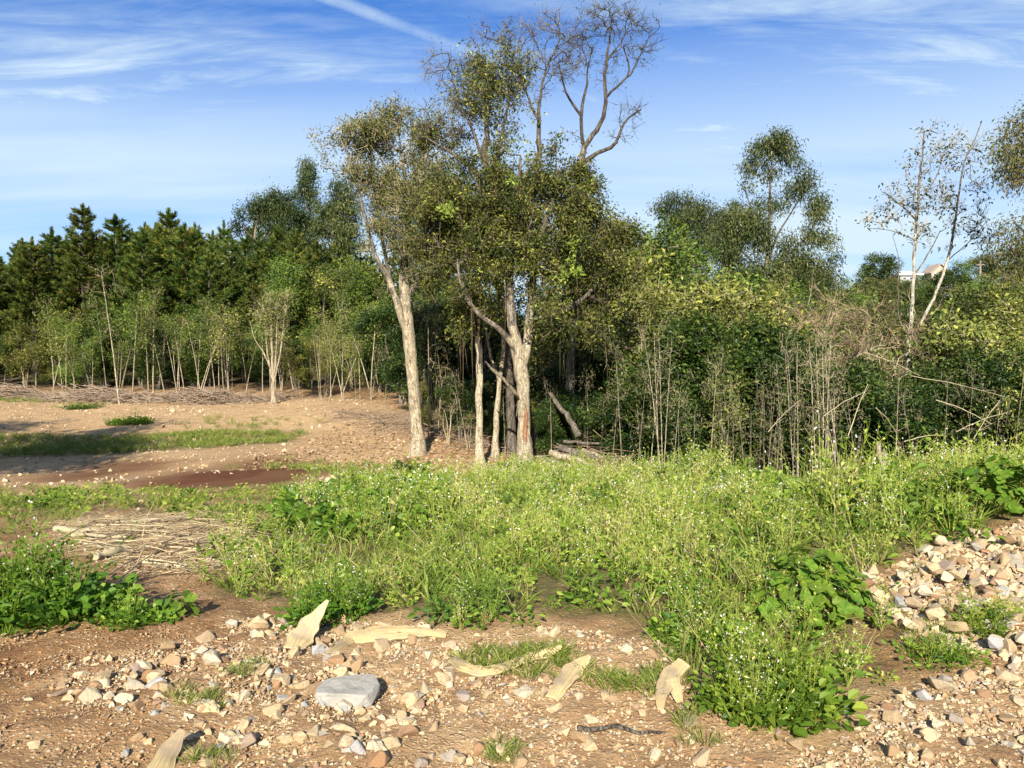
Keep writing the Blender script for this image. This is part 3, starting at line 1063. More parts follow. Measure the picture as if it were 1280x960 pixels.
    g = grow(paths, lobe_pts(barel, 300, rng, .3), rng, 0.22, 0.12, tip=0.0075)
    cb = MB()
    a, d, L = twigs(cb, g, rng, 4, 0.45, 0.006, 0)
    tp = g['P'][g['tips']]; td = g['D'][g['tips']]
    foliage(cb, tp, td, 2, 0.18, 0.06, 0.5, rng, 1, droop=0.5, up=-.5)
    tree_things('bare_tree', b, 'leafless tree with forked grey limbs rising highest against the sky', 'tree', g, M['barkgrey'], rng, cb, [M['barkdark'], M['dull']], M['barkdark'], 0.075)


main_trees()


# ------------------------------------------------------------------ prototypes of the woods
def proto(name, cat, g, bark, crown_mb, mats, rng, fine_mat=None, fine=0.03):
    root = link(name, None, cat=cat)
    tb = MB()
    skin(g, tb, 0, 1 if fine_mat else None, fine, rng, sides_big=7)
    link('trunk', tb.mesh('trunk', [bark] + ([fine_mat] if fine_mat else [])), root)
    if crown_mb is not None:
        link('crown', crown_mb.mesh('crown', mats), root)
    return root


def pine_proto(seed, h=12.0, tall=False):
    """young plantation pine: whorls of rising boughs carrying brushes of needles"""
    rng = np.random.default_rng(seed)
    tb, cb = MB(), MB()
    lean = rng.normal(0, .15, 2)
    zz = np.linspace(0, h, 16)
    tp = np.stack([lean[0] * zz / h, lean[1] * zz / h, zz], 1)
    tube(tb, tp, np.interp(zz, [0, h], [0.16, 0.02]), 7)
    cen, dr, sz = [], [], []
    z = h * 0.16
    while z < h * 0.97:
        k = rng.integers(4, 7)
        f = z / h
        ln = (2.5 if not tall else 1.9) * (1 - f) ** 0.68 * min(1.0, 0.55 + f * 1.6) + 0.25
        a0 = rng.uniform(0, 6.28)
        for j in range(k):
            an = a0 + j * 6.283 / k + rng.normal(0, .25)
            L = ln * rng.uniform(0.72, 1.18)
            rise = 0.25 + 0.5 * f + rng.normal(0, .12)
            o = np.array([math.cos(an), math.sin(an), 0])
            t = np.linspace(0, 1, 6)[:, None]
            base = np.array([lean[0] * f, lean[1] * f, z])
            pts = base + o * L * t + np.array([0, 0, 1]) * (L * rise * t ** 1.7 - 0.05 * t)
            tube(tb, pts, np.linspace(0.035, 0.008, 6), 3)
            nb = max(4, int(L * 6.5))
            for q in range(nb):
                tt = 1 - (q / nb) * 0.72
                p = base + o * L * tt + np.array([0, 0, 1]) * (L * rise * tt ** 1.7)
                side = np.array([-o[1], o[0], 0]) * rng.normal(0, .34) * (1.2 - tt) * L * 0.8
                p = p + side
                dd = o * 0.65 + side * 0.7 + np.array([0, 0, 0.85])
                cen.append(p); dr.append(dd); sz.append(rng.uniform(.8, 1.2))
        z += rng.uniform(0.40, 0.60)
    # leading shoot
    for q in range(14):
        cen.append(tp[-1] + np.array([0, 0, .35 - q * 0.10])); dr.append(np.array([0, 0, 1.0])); sz.append(.8)
    cen, dr, sz = np.array(cen), norm(np.array(dr)), np.array(sz)
    per = 24
    n = len(cen) * per
    ct = np.repeat(rng.beta(2, 2.4, len(cen)), per)
    p = np.repeat(cen, per, 0) - np.repeat(dr, per, 0) * rng.uniform(0, .28, (n, 1))
    ax = np.repeat(dr, per, 0) * 0.95 + rand_unit(n, rng) * 0.75
    L = np.repeat(sz, per) * rng.uniform(.22, .36, n)
    leaves(cb, p, ax, L, 0.055, np.clip(ct + rng.normal(0, .16, n), 0, 1), rng)
    root = link('pine_tree', None, cat='tree')
    link('trunk', tb.mesh('trunk', [M['barkdark']]), root)
    link('crown', cb.mesh('crown', [M['pine']]), root)
    root['_h'] = h
    return root


def broad_proto(seed, name, mat, h=6.0, rx=2.0, trunk_r=0.07, n_at=200, per=56, leaf=0.12, width=0.45, low=0.18, bark='barkgrey', stems=1, gaps=0.35, twigmat='twig', spread=0.17, cat='tree', ntw=1, lobes_n=9):
    """bushy crown made of several uneven lobes on one or more stems"""
    rng = np.random.default_rng(seed)
    paths = []
    for s in range(stems):
        an = rng.uniform(0, 6.28)
        o = np.array([math.cos(an), math.sin(an), 0]) * (0.0 if stems == 1 else rx * .28)
        b0 = o * 0.25
        q = [tuple(b0 + np.array([0, 0, -0.25])) + (trunk_r * 1.25,)]
        for k, f in enumerate((0.2, 0.4, 0.6, 0.8)):
            q.append(tuple(b0 + o * f * 1.2 + np.array([rng.normal(0, .05 * h * f), rng.normal(0, .05 * h * f), h * f])) + (trunk_r * (1 - f * .8),))
        paths.append(np.array(q))
    lob = []
    for k in range(lobes_n):
        f = low + (0.9 - low) * (k + rng.random()) / lobes_n
        an = rng.uniform(0, 6.28)
        w = rx * (math.sin(math.pi * min(1, (f - low * .5) / (1.05 - low * .5))) ** 0.6)
        rr = rng.uniform(.30, .52) * rx
        off = w * rng.uniform(.25, .75)
        lob.append((math.cos(an) * off, math.sin(an) * off, h * f, rr, rr, rr * rng.uniform(.6, .95)))
    lob.append((0, 0, h * 0.90, rx * .4, rx * .4, h * .10))
    at_ = lobe_pts(lob, n_at, rng, 0.35, clump=max(14, n_at // 8), sig=.085 * rx + .08)
    at_[:, 2] = np.clip(at_[:, 2], 0.1 * h, None)
    g = grow(paths, at_, rng, 0.35, 0.08, tip=0.008)
    cb = MB()
    if ntw:
        twigs(cb, g, rng, ntw, 0.4, 0.006, 1)
    foliage(cb, g['P'][g['tips']], g['D'][g['tips']], per, spread, leaf, width, rng, 0, droop=0.12)
    r = proto(name, cat, g, M[bark], cb, [M[mat], M[twigmat]], rng)
    r['_h'] = h * 1.02
    return r


def sapling_proto(seed, mat, h=5.5, stems=1, leafy=1.0, bark='barkpale', crown_low=0.45, rx=0.7, r0=0.032):
    """thin pole-like young tree, mostly stem, a wisp of twigs and leaves on top"""
    rng = np.random.default_rng(seed)
    paths, ats = [], []
    for s in range(stems):
        o = np.array([rng.normal(0, .09), rng.normal(0, .09), 0]) * (stems > 1)
        ln = np.array([rng.normal(0, .07), rng.normal(0, .05)]) * (1 + 1.3 * (stems > 1))
        hh = h * rng.uniform(.78, 1.0)
        q = []
        for f in np.linspace(0, 1, 6):
            q.append((o[0] + ln[0] * hh * f ** 1.3 + rng.normal(0, .015), o[1] + ln[1] * hh * f ** 1.3, -0.15 + (hh + .15) * f, r0 * (1.1 - .85 * f)))
        q = np.array(q)
        paths.append(q)
        m_ = int(30 / stems ** .5)
        f = crown_low + (1 - crown_low) * rng.random(m_) ** 0.8
        c = np.stack([np.interp(f, np.linspace(0, 1, 6), q[:, k]) for k in range(3)], 1)
        an = rng.uniform(0, 6.28, m_)
        w = rx * np.sin(np.pi * np.clip((f - crown_low) / (1.08 - crown_low), .12, 1)) ** .6 * rng.uniform(.35, 1, m_)
        ats.append(c + np.stack([np.cos(an) * w, np.sin(an) * w, rng.uniform(.15, .5, m_) * (1 + .5 * w)], 1))
    g = grow(paths, np.concatenate(ats), rng, 0.28, 0.035, tip=0.0055, bow=.2)
    cb = MB()
    twigs(cb, g, rng, 2, 0.30, 0.005, 1, up=.5)
    tp, td = g['P'][g['tips']], g['D'][g['tips']]
    if leafy > 0:
        foliage(cb, tp, td, max(3, int(44 * leafy)), 0.19, 0.12, 0.42, rng, 0, droop=0.15)
    r = proto('sapling', 'sapling', g, M[bark], cb, [M[mat], M['twigpale']], rng)
    r['_h'] = h
    return r


def euc_tree(b, y, trunk, limbs, lobes, n_at, label, seed, per=110, leaf=0.25, spread=0.40, group=None):
    rng = np.random.default_rng(seed)
    paths = [px_path(trunk, b)] + [px_path(l, b) for l in limbs]
    paths[0][0, 2] = -0.3
    # clumps: attractors gather in tight bunches
    lob = lobes_px(lobes, b)
    cen = lobe_pts(lob, int(n_at * 1.5), rng, 0.42)
    g = grow(paths, cen, rng, 0.8, 0.06, tip=0.018, align=.7)
    cb = MB()
    tp, td = g['P'][g['tips']], g['D'][g['tips']]
    foliage(cb, tp, td, per, spread, leaf, 0.34, rng, 0, droop=0.4, up=-0.3)
    return tree_things('eucalyptus_tree', b, label, 'tree', g, M['barkgrey'], rng, cb, [M['euc']], M['barkdark'], 0.10, group=group)


def build_woods():
    rng = np.random.default_rng(5)
    # ---- tall eucalyptus trees on the skyline
    y = 62
    euc_tree(gpt(958, y), y, [(957, 480, y, 11), (957, 400, y, 10), (959, 330, y, 9), (962, 270, y, 6), (963, 225, y, 4), (965, 185, y, 3)],
             [[(960, 330, y, 5), (972, 290, y, 4), (992, 262, y, 3), (1005, 240, y, 2)], [(959, 350, y, 5), (985, 320, y, 4), (1010, 295, y, 3)], [(960, 300, y, 4), (942, 270, y, 3), (930, 235, y, 2)],
              [(958, 350, y, 5), (935, 320, y, 4), (910, 300, y, 3)], [(957, 380, y, 4), (990, 360, y, 3), (1025, 330, y, 2)]],
             [(972, 180, y, 18, 13), (955, 195, y, 20, 14), (990, 195, y, 16, 16), (938, 212, y, 14, 12), (965, 215, y, 20, 10, .6), (1005, 228, y, 12, 18), (995, 238, y, 13, 10), (933, 235, y, 9, 8, .7),
              (945, 265, y, 22, 16), (925, 285, y, 26, 18), (975, 258, y, 14, 10, .7), (950, 295, y, 24, 16), (1022, 262, y, 9, 22), (1016, 290, y, 12, 18), (1030, 305, y, 14, 18), (905, 310, y, 20, 20), (985, 310, y, 16, 18, .7), (1035, 330, y, 14, 10, .7), (975, 340, y, 30, 22), (930, 340, y, 30, 26), (1005, 350, y, 26, 18), (1000, 325, y, 24, 20, .8), (1030, 350, y, 20, 16, .7)], 230,
             'tallest eucalyptus with airy clumped crown rising behind the thicket', 21)
    y = 78
    euc_tree(gpt(862, y), y, [(860, 420, y, 7), (858, 340, y, 6), (856, 290, y, 5), (852, 255, y, 3)], [[(857, 310, y, 4), (880, 285, y, 3), (890, 265, y, 2)], [(856, 300, y, 3), (838, 275, y, 2)]],
             [(845, 252, y, 18, 10), (830, 262, y, 12, 8), (870, 262, y, 16, 12), (888, 262, y, 9, 12), (855, 280, y, 26, 14), (880, 295, y, 20, 16), (840, 300, y, 18, 12, .6), (865, 320, y, 28, 20)], 110,
             'rounded eucalyptus crown left of the tallest eucalyptus', 22, leaf=0.27, spread=.42)
    y = 84
    euc_tree(gpt(905, y), y, [(905, 420, y, 6), (906, 330, y, 5), (908, 280, y, 4), (915, 255, y, 2)], [[(907, 300, y, 3), (895, 280, y, 2)]],
             [(915, 262, y, 14, 12), (900, 280, y, 16, 12), (920, 290, y, 16, 14), (905, 310, y, 22, 18)], 70,
             'smaller dark eucalyptus between the rounded crown and the tallest eucalyptus', 26, leaf=0.27, spread=.42)
    y = 88
    euc_tree(gpt(383, y), y, [(383, 420, y, 6), (383, 340, y, 5), (383, 270, y, 4), (384, 198, y, 2)], [[(383, 320, y, 3), (372, 300, y, 2)]],
             [(385, 203, y, 6, 9), (383, 220, y, 12, 10), (388, 236, y, 13, 9), (376, 243, y, 12, 9), (389, 258, y, 13, 8), (376, 275, y, 16, 14), (392, 285, y, 14, 14), (380, 310, y, 20, 16)], 90,
             'narrow spire shaped eucalyptus standing above the dark wood', 23, leaf=0.28, spread=.42)
    y = 86
    euc_tree(gpt(335, y), y, [(330, 420, y, 6), (320, 330, y, 6), (318, 290, y, 5), (328, 255, y, 3)], [[(320, 310, y, 4), (345, 280, y, 3), (355, 255, y, 2)], [(318, 300, y, 3), (303, 285, y, 2)]],
             [(328, 256, y, 16, 10), (312, 268, y, 14, 11), (347, 250, y, 14, 10), (357, 264, y, 14, 14), (340, 275, y, 18, 12), (297, 283, y, 8, 6), (352, 295, y, 20, 16), (330, 305, y, 16, 12, .6)], 100,
             'broad eucalyptus with bare pale lower trunk left of the spire shaped one', 24, leaf=0.28, spread=.42)
    y = 70
    euc_tree(gpt(418, y), y, [(418, 420, y, 7), (418, 340, y, 6), (414, 290, y, 4), (425, 240, y, 2)], [[(418, 330, y, 4), (403, 300, y, 3)], [(418, 330, y, 4), (440, 290, y, 2)]],
             [(425, 242, y, 14, 14), (412, 262, y, 18, 12), (438, 262, y, 16, 14), (425, 285, y, 22, 14), (405, 290, y, 12, 12), (435, 310, y, 20, 18), (408, 318, y, 16, 12, .6)], 90,
             'eucalyptus with brownish crown behind the leaning pale trunked tree', 25, leaf=0.25, spread=.38)

    # ---- pine plantation
    pines = [pine_proto(31, 12), pine_proto(32, 12), pine_proto(33, 12), pine_proto(34, 12, True)]
    front = [(-330, 330), (-270, 315), (-210, 325), (-160, 305), (-110, 320), (-60, 330), (-22, 320), (18, 335), (44, 305), (70, 290), (104, 262), (128, 300), (152, 275), (178, 292), (200, 285), (216, 268), (238, 285), (262, 318), (286, 335), (318, 352), (350, 372)]
    k = 0
    for px, py in front:
        d = rng.uniform(50, 56)
        g_ = gpt(px, d)
        top = W(px, py, d)[2]
        kind = 3 if px in (104, 216, 152) else k % 3
        s = max(0.5, (top - g_[2]) / 12.0)
        lab = {3: 'tall pointed pine overtopping its neighbours in the pine plantation'}.get(kind, 'low bushy pine in the front row, lower than the pointed pines' if s < .8 else 'bushy plantation pine in the front row behind the cleared field')
        place(pines[kind], g_, rng.uniform(0, 6.28), (s * 1.32, s * 1.32, s), lab, 'pines behind the cleared field')
        k += 1
    for r_, (dist, n, lo, hi, t0, t1) in enumerate([(59, 26, -320, 400, 312, 300), (66, 22, -300, 420, 302, 290), (76, 22, -60, 480, 298, 288), (92, 26, -40, 560, 292, 284)]):
        for i in range(n):
            px = lo + (hi - lo) * (i + rng.uniform(-.35, .35)) / (n - 1)
            d = dist + rng.uniform(-4, 4)
            g_ = gpt(px, d)
            py = np.interp(px, [-300, -80, 60, 300, 600], [315, 330, t0, t1, 330]) + rng.uniform(-10, 24)
            s = max(0.6, (W(px, py, d)[2] - g_[2]) / 12.0)
            place(pines[rng.integers(0, 4)], g_, rng.uniform(0, 6.28), (s * 1.1, s * 1.1, s), 'dark pine deep in the plantation behind the front row', 'pines deep in the plantation')

    # ---- bushy trees and shrubs
    bro = {
        'olive': [broad_proto(41, 'bushy_tree', 'olive', 6, 2.0), broad_proto(42, 'bushy_tree', 'olive', 6, 1.7, stems=2)],
        'dark': [broad_proto(43, 'dark_shrub', 'dark', 5, 1.7, stems=3, per=72, leaf=.115, low=.16, n_at=210, spread=.15, cat='shrub'), broad_proto(44, 'dark_shrub', 'dark', 5, 1.4, stems=2, per=72, leaf=.115, low=.16, n_at=210, spread=.15, cat='shrub')],
        'mid': [broad_proto(45, 'bushy_tree', 'mid', 6, 1.9), broad_proto(46, 'bushy_tree', 'mid', 6, 2.2, stems=2)],
        'yellow': [broad_proto(47, 'yellowish_shrub', 'yellowg', 4.5, 1.2, stems=4, per=26, low=.25, cat='shrub', ntw=2, twigmat='twigpale', bark='barkpale', trunk_r=.035), broad_proto(48, 'yellowish_shrub', 'yellowg', 4.5, 1.5, stems=3, per=26, low=.2, cat='shrub', ntw=2, twigmat='twigpale', bark='barkpale', trunk_r=.035)],
        'bare': [broad_proto(49, 'leafless_shrub', 'dull', 4.5, 1.3, stems=5, per=3, low=.25, cat='shrub', ntw=6, twigmat='twig', bark='twigpale', trunk_r=.03, n_at=150), broad_proto(50, 'leafless_shrub', 'dull', 4.5, 1.5, stems=6, per=4, low=.2, cat='shrub', ntw=6, twigmat='twig', bark='twigpale', trunk_r=.03, n_at=150)],
        'far': [broad_proto(51, 'hillside_tree', 'dark', 7, 2.6, per=34, leaf=.24, spread=.32, n_at=150), broad_proto(52, 'hillside_tree', 'mid', 7, 2.4, per=30, leaf=.24, spread=.32, n_at=150), broad_proto(53, 'hillside_tree', 'dull', 7, 2.4, per=30, leaf=.24, spread=.32, n_at=150)],
    }
    used = {}

    def put(kind, px, d, py_top, label, group, wide=1.0, sink=0.0):
        lst = bro[kind]
        g_ = gpt(px, d)
        g_[2] -= sink
        top = W(px, py_top, d)[2]
        p = lst[used.get(kind, 0) % len(lst)]
        used[kind] = used.get(kind, 0) + 1
        s = max(0.25, (top - g_[2]) / p['_h'])
        return place(p, g_, rng.uniform(0, 6.28), (s * wide, s * wide, s), label, group)

    # belt of undergrowth below the pines (left background)
    for i in range(26):
        px = -40 + 540 * (i + rng.uniform(-.3, .3)) / 25
        put(rng.choice(['mid', 'olive', 'dark', 'dark', 'yellow']), px, rng.uniform(44.5, 50), rng.uniform(385, 425), 'low bushy undergrowth tree at the foot of the pines', 'undergrowth at the foot of the pines', 1.15)
    for i in range(9):
        px = 330 + 200 * i / 8 + rng.uniform(-8, 8)
        put('mid' if i % 3 else 'olive', px, rng.uniform(50, 58), np.interp(px, [330, 420, 530], [345, 335, 330]) + rng.uniform(-12, 12), 'green bushy tree between the pines and the pale trunked trees', 'bushy trees right of the pines', 1.1)
    # screen behind the group of trees
    for i in range(12):
        px = 500 + 265 * (i + rng.uniform(-.3, .3)) / 11
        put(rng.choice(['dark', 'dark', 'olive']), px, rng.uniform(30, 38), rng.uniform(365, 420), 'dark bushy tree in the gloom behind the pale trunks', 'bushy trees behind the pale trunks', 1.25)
    for i in range(8):
        px = 540 + 250 * (i + rng.uniform(-.3, .3)) / 7
        put(rng.choice(['dark', 'olive']), px, rng.uniform(25.5, 28), rng.uniform(430, 480), 'dark low shrub just behind the forked tree', 'low shrubs behind the forked tree', 1.5)
    for px, d, py in [(560, 24.5, 500), (575, 25, 470), (585, 23.5, 520), (632, 23, 500), (690, 22.5, 490), (675, 22.2, 520), (545, 26, 455), (548, 28, 470)]:
        put('bare' if rng.random() < .45 else 'dark', px, d, py, 'low tangled shrub growing between the pale trunks', 'tangled shrubs between the trunks', 1.2)
    # right thicket, front edge
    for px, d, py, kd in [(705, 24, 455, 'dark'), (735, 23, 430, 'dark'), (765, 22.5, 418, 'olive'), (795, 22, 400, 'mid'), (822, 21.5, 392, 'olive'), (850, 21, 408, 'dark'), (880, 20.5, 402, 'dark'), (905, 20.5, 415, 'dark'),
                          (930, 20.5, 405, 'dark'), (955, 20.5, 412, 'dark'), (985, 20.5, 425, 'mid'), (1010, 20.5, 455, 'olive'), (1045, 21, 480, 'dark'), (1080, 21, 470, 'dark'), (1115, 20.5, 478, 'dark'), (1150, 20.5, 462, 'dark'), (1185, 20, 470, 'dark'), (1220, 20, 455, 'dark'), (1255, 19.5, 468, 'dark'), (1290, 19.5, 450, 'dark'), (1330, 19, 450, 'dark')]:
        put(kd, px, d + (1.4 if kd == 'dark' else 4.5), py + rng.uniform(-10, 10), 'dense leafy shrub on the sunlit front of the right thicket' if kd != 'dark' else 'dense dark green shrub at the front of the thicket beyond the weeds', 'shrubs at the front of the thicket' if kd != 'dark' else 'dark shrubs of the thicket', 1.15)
    for i in range(15):
        px = 715 + 560 * (i + rng.uniform(-.3, .3)) / 14
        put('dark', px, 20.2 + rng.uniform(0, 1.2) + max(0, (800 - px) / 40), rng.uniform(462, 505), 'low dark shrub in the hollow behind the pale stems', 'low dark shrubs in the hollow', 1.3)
    for px, d, py in [(1015, 26, 385), (1045, 26, 388), (1075, 27, 380), (1100, 26, 392), (1125, 27, 400), (1010, 28, 372), (1060, 29, 372), (1035, 24.5, 410), (1090, 25, 405)]:
        put('bare', px, d, py + rng.uniform(-6, 6), 'leafless brown twiggy shrub standing in the right thicket', 'leafless shrubs in the thicket', 1.0)
    for px, d, py in [(800, 24, 372), (835, 26, 360), (905, 24, 372), (875, 30, 368), (790, 28, 330), (940, 30, 360), (1190, 26, 400), (1240, 24, 398), (1280, 24, 385), (1215, 30, 372), (1265, 30, 360)]:
        put('yellow', px, d, py + rng.uniform(-6, 6), 'yellowish slender shrub among the thicket greenery', 'yellowish shrubs in the thicket', 1.1)
    # slope behind the thicket
    for px, d, py, kd in [(760, 30, 300, 'olive'), (800, 32, 292, 'olive'), (835, 34, 300, 'mid'), (780, 36, 285, 'mid'), (815, 40, 278, 'olive'), (850, 42, 318, 'mid'), (880, 40, 345, 'dark'), (915, 40, 350, 'olive'), (950, 42, 362, 'mid'),
                          (985, 40, 368, 'mid'), (1015, 44, 372, 'mid'), (1045, 46, 376, 'dark'), (1075, 46, 372, 'mid'), (1120, 45, 385, 'olive'), (1160, 44, 382, 'dark'), (1195, 42, 378, 'mid'), (1235, 40, 365, 'mid'), (1270, 38, 350, 'olive'), (1300, 36, 340, 'mid'),
                          (1010, 58, 350, 'far'), (1045, 62, 352, 'far'), (1075, 66, 356, 'far'), (1000, 74, 340, 'far'), (880, 58, 330, 'far'), (840, 56, 322, 'far'), (800, 60, 300, 'far'), (925, 56, 330, 'far'), (970, 58, 345, 'far'), (760, 58, 300, 'far'), (730, 60, 300, 'far')]:
        put(kd, px, d, py + rng.uniform(-5, 5), 'bushy tree on the slope behind the right thicket' if kd != 'far' else 'shaded tree on the lower hillside behind the thicket', 'trees on the slope behind the thicket' if kd != 'far' else 'trees on the lower hillside', 1.15)
    for i in range(14):
        px = 1170 + 190 * rng.random()
        d = rng.uniform(58, 95)
        put('far', px, d, np.interp(d, [58, 95], [372, 338]) + rng.uniform(-5, 8), 'rounded tree on the far right hillside below the houses', 'trees on the far right hillside', 1.2)
    for px, d, py in [(1200, 130, 322), (1225, 132, 318), (1250, 128, 314), (1275, 126, 310), (1300, 124, 305), (1185, 128, 334), (1165, 150, 330)]:
        put('far', px, d, py, 'dark tree on the hilltop to the right of the houses', 'trees on the hilltop', 1.4)
    for px, d, py in [(1000, 110, 346), (1030, 112, 350), (1060, 115, 344), (1090, 118, 348), (1120, 100, 358), (1150, 104, 356), (1100, 95, 360), (1060, 92, 356), (1150, 128, 341), (1110, 126, 347), (1178, 130, 340), (1122, 120, 349), (1140, 121, 350), (1130, 118, 351), (1158, 122, 348), (1112, 116, 352)]:
        put('far', px, d, py, 'low dark tree on the hillside in front of the houses', 'trees in front of the houses', 1.5)
    t = put('far', 1096, 140, 315, 'broad round dark tree on the skyline left of the white houses', None, 1.55)
    t = put('far', 1088, 142, 318, 'round dark crown beside the broad skyline tree', None, 1.3)

    # ---- saplings with pale stems
    sap = [sapling_proto(61, 'yellowg', 5.5, 1, .5), sapling_proto(62, 'mid', 5.5, 1, 1.0), sapling_proto(63, 'yellowg', 5.5, 3, .5), sapling_proto(64, 'dull', 5.5, 1, 0.12), sapling_proto(65, 'yellowg', 5.5, 2, .8), sapling_proto(66, 'dull', 5.5, 4, 0.06)]
    labs = ['thin pale sapling with sparse yellowish leaves at the field edge', 'thin pale sapling with bushy green top at the field edge', 'three stemmed pale sapling with yellowish leaves at the field edge',
            'thin leafless pale sapling at the field edge', 'twin stemmed sapling with yellowish leaves at the field edge', 'cluster of bare pale sapling stems at the field edge']
    for px in list(range(60, 520, 14)):
        k = int(rng.choice(6, p=[.22, .2, .2, .14, .16, .08]))
        d = rng.uniform(40.3, 43.5)
        g_ = gpt(px + rng.uniform(-11, 11), d)
        s = (W(px, rng.uniform(362, 440), d)[2] - g_[2]) / 5.5
        place(sap[k], g_, rng.uniform(0, 6.28), max(.5, s), labs[k], 'saplings along the field edge', tilt=(rng.normal(0, .06), rng.normal(0, .10)))
    # the two that stand forward of the edge
    g_ = gpt(148, 37.5)
    place(sap[3], g_, .5, (W(148, 345, 37.5)[2] - g_[2]) / 5.2, 'tall lone pale sapling standing in front of the brush heap')
    b = gpt(342, 37.0)
    y = 37.0
    rr = np.random.default_rng(77)
    paths = [px_path([(342, 496, y, 9), (341, 470, y, 6), (340, 440, y, 4), (339, 400, y, 3), (337, 365, y, 2)], b), px_path([(341, 470, y, 4), (330, 440, y, 3), (318, 425, y, 2.4), (312, 400, y, 1.6)], b),
             px_path([(342, 480, y, 4.5), (351, 440, y, 3.5), (355, 400, y, 3), (361, 365, y, 2)], b), px_path([(342, 482, y, 4), (345, 440, y, 3), (347, 395, y, 2.4), (350, 370, y, 1.6)], b), px_path([(340, 475, y, 4), (334, 440, y, 3), (330, 395, y, 2.4), (328, 372, y, 1.6)], b)]
    lob = lobes_px([(340, 385, y, 24, 24), (325, 400, y, 14, 18), (360, 372, y, 10, 10), (345, 410, y, 22, 16, .5)], b)
    g = grow(paths, lobe_pts(lob, 150, rr), rr, .25, .08, tip=.008)
    cb = MB()
    twigs(cb, g, rr, 4, .35, .008, 1, up=.8)
    foliage(cb, g['P'][g['tips']], g['D'][g['tips']], 16, .18, .12, .4, rr, 0)
    tree_things('sapling', b, 'many stemmed whitish young tree rooted on a small earth mound', 'sapling', g, M['barkpale'], rr, cb, [M['yellowg'], M['twigpale']])
    labs2 = ['thin pale stem with sparse yellowish leaves at the thicket edge', 'thin pale stem with a bushy green top at the thicket edge', 'three pale stems from one root at the thicket edge',
             'thin leafless pale stem at the thicket edge', 'twin pale stems with yellowish leaves at the thicket edge', 'sheaf of bare pale stems at the thicket edge']
    for px, d, py, k in [(828, 17.2, 425, 5), (840, 17.0, 490, 3), (885, 17.6, 465, 3), (912, 18.6, 460, 4), (938, 17.2, 525, 5), (958, 17.8, 505, 2), (1000, 18, 440, 2), (1028, 18.2, 432, 5), (1040, 18.2, 430, 3),
                         (1065, 18.6, 455, 2), (990, 17.4, 505, 3), (795, 18.2, 470, 3), (780, 19, 440, 0), (765, 19.6, 480, 3), (1205, 17.5, 470, 3), (1265, 17.2, 440, 0), (905, 17, 548, 3), (972, 17, 545, 5), (1012, 17.6, 520, 0), (850, 18.4, 505, 3), (868, 18, 520, 3), (898, 18.5, 490, 0), (922, 18, 510, 3), (948, 18.6, 480, 3), (985, 19, 470, 3), (1052, 18.4, 490, 3), (1085, 18.2, 500, 3), (1120, 18, 470, 0), (1160, 18, 500, 3), (1180, 17.6, 480, 3), (1240, 17.8, 500, 3), (806, 18.6, 520, 3), (812, 18, 450, 0), (750, 20.5, 500, 3), (735, 21, 470, 3)]:
        g_ = gpt(px, d)
        s = (W(px, py, d)[2] - g_[2]) / 5.2
        k = {0: 3, 2: 5, 4: 3}.get(k, k) if rng.random() < .75 else k
        place(sap[k], g_, rng.uniform(0, 6.28), (s * rng.uniform(.55, .8), s * rng.uniform(.55, .8), s), labs2[k], 'stems at the thicket edge', tilt=(rng.normal(0, .03), rng.normal(0, .06)))
    # stems round the pale trunks
    for px, d, py, k in [(545, 27, 400, 3), (560, 26, 420, 3), (535, 25, 380, 3), (575, 25, 430, 3), (430, 36, 425, 3), (412, 37, 420, 4), (462, 34, 440, 3), (445, 36, 430, 3), (480, 33, 440, 3), (400, 38, 420, 5), (690, 24, 440, 3), (705, 23, 470, 3), (690, 21.5, 480, 3), (632, 22, 470, 3), (640, 23, 460, 3), (585, 23, 470, 3)]:
        g_ = gpt(px, d)
        s = (W(px, py, d)[2] - g_[2]) / 5.2
        place(sap[k], g_, rng.uniform(0, 6.28), (s * .8, s * .8, s), 'thin pale stem growing among the big pale trunks' if k == 3 else 'slight leafy sapling near the leaning pale trunk', 'stems among the big trunks' if k == 3 else 'saplings near the leaning trunk', tilt=(rng.normal(0, .03), rng.normal(0, .05)))

    # ---- two-stemmed white tree on the right
    y = 27.0
    b = gpt(1131, y)
    rr = np.random.default_rng(78)
    paths = [px_path([(1131, 545, y, 10), (1133, 470, y, 9), (1135, 432, y, 9), (1139, 400, y, 7), (1142, 350, y, 7), (1144, 300, y, 6), (1148, 250, y, 5), (1152, 200, y, 4), (1155, 165, y, 2)], b),
             px_path([(1135, 430, y, 7), (1150, 408, y, 7), (1168, 370, y, 6), (1182, 335, y, 6), (1191, 295, y, 5), (1197, 250, y, 4), (1204, 205, y, 3), (1226, 155, y, 2)], b),
             px_path([(1136, 420, y, 3), (1122, 400, y, 3), (1122, 360, y, 2), (1124, 320, y, 2), (1116, 295, y, 1)], b),
             px_path([(1145, 275, y, 4), (1125, 255, y, 3), (1105, 240, y, 2)], b), px_path([(1143, 300, y, 3), (1115, 288, y, 2), (1085, 285, y, 1.5)], b), px_path([(1146, 255, y, 3), (1170, 225, y, 3), (1180, 190, y, 2)], b),
             px_path([(1142, 345, y, 4), (1160, 320, y, 3), (1175, 290, y, 2)], b), px_path([(1185, 325, y, 3), (1215, 300, y, 2), (1235, 275, y, 1.5)], b)]
    lob = lobes_px([(1150, 195, y, 26, 34), (1178, 185, y, 20, 34), (1212, 190, y, 20, 36), (1120, 250, y, 30, 26), (1100, 275, y, 22, 14), (1160, 250, y, 36, 30), (1205, 255, y, 34, 34), (1225, 290, y, 24, 22), (1140, 290, y, 28, 16), (1180, 300, y, 24, 20, .6)], b)
    g = grow(paths, lobe_pts(lob, 330, rr, .33), rr, .3, .09, tip=.007)
    cb = MB()
    twigs(cb, g, rr, 4, .45, .006, 1, up=.9)
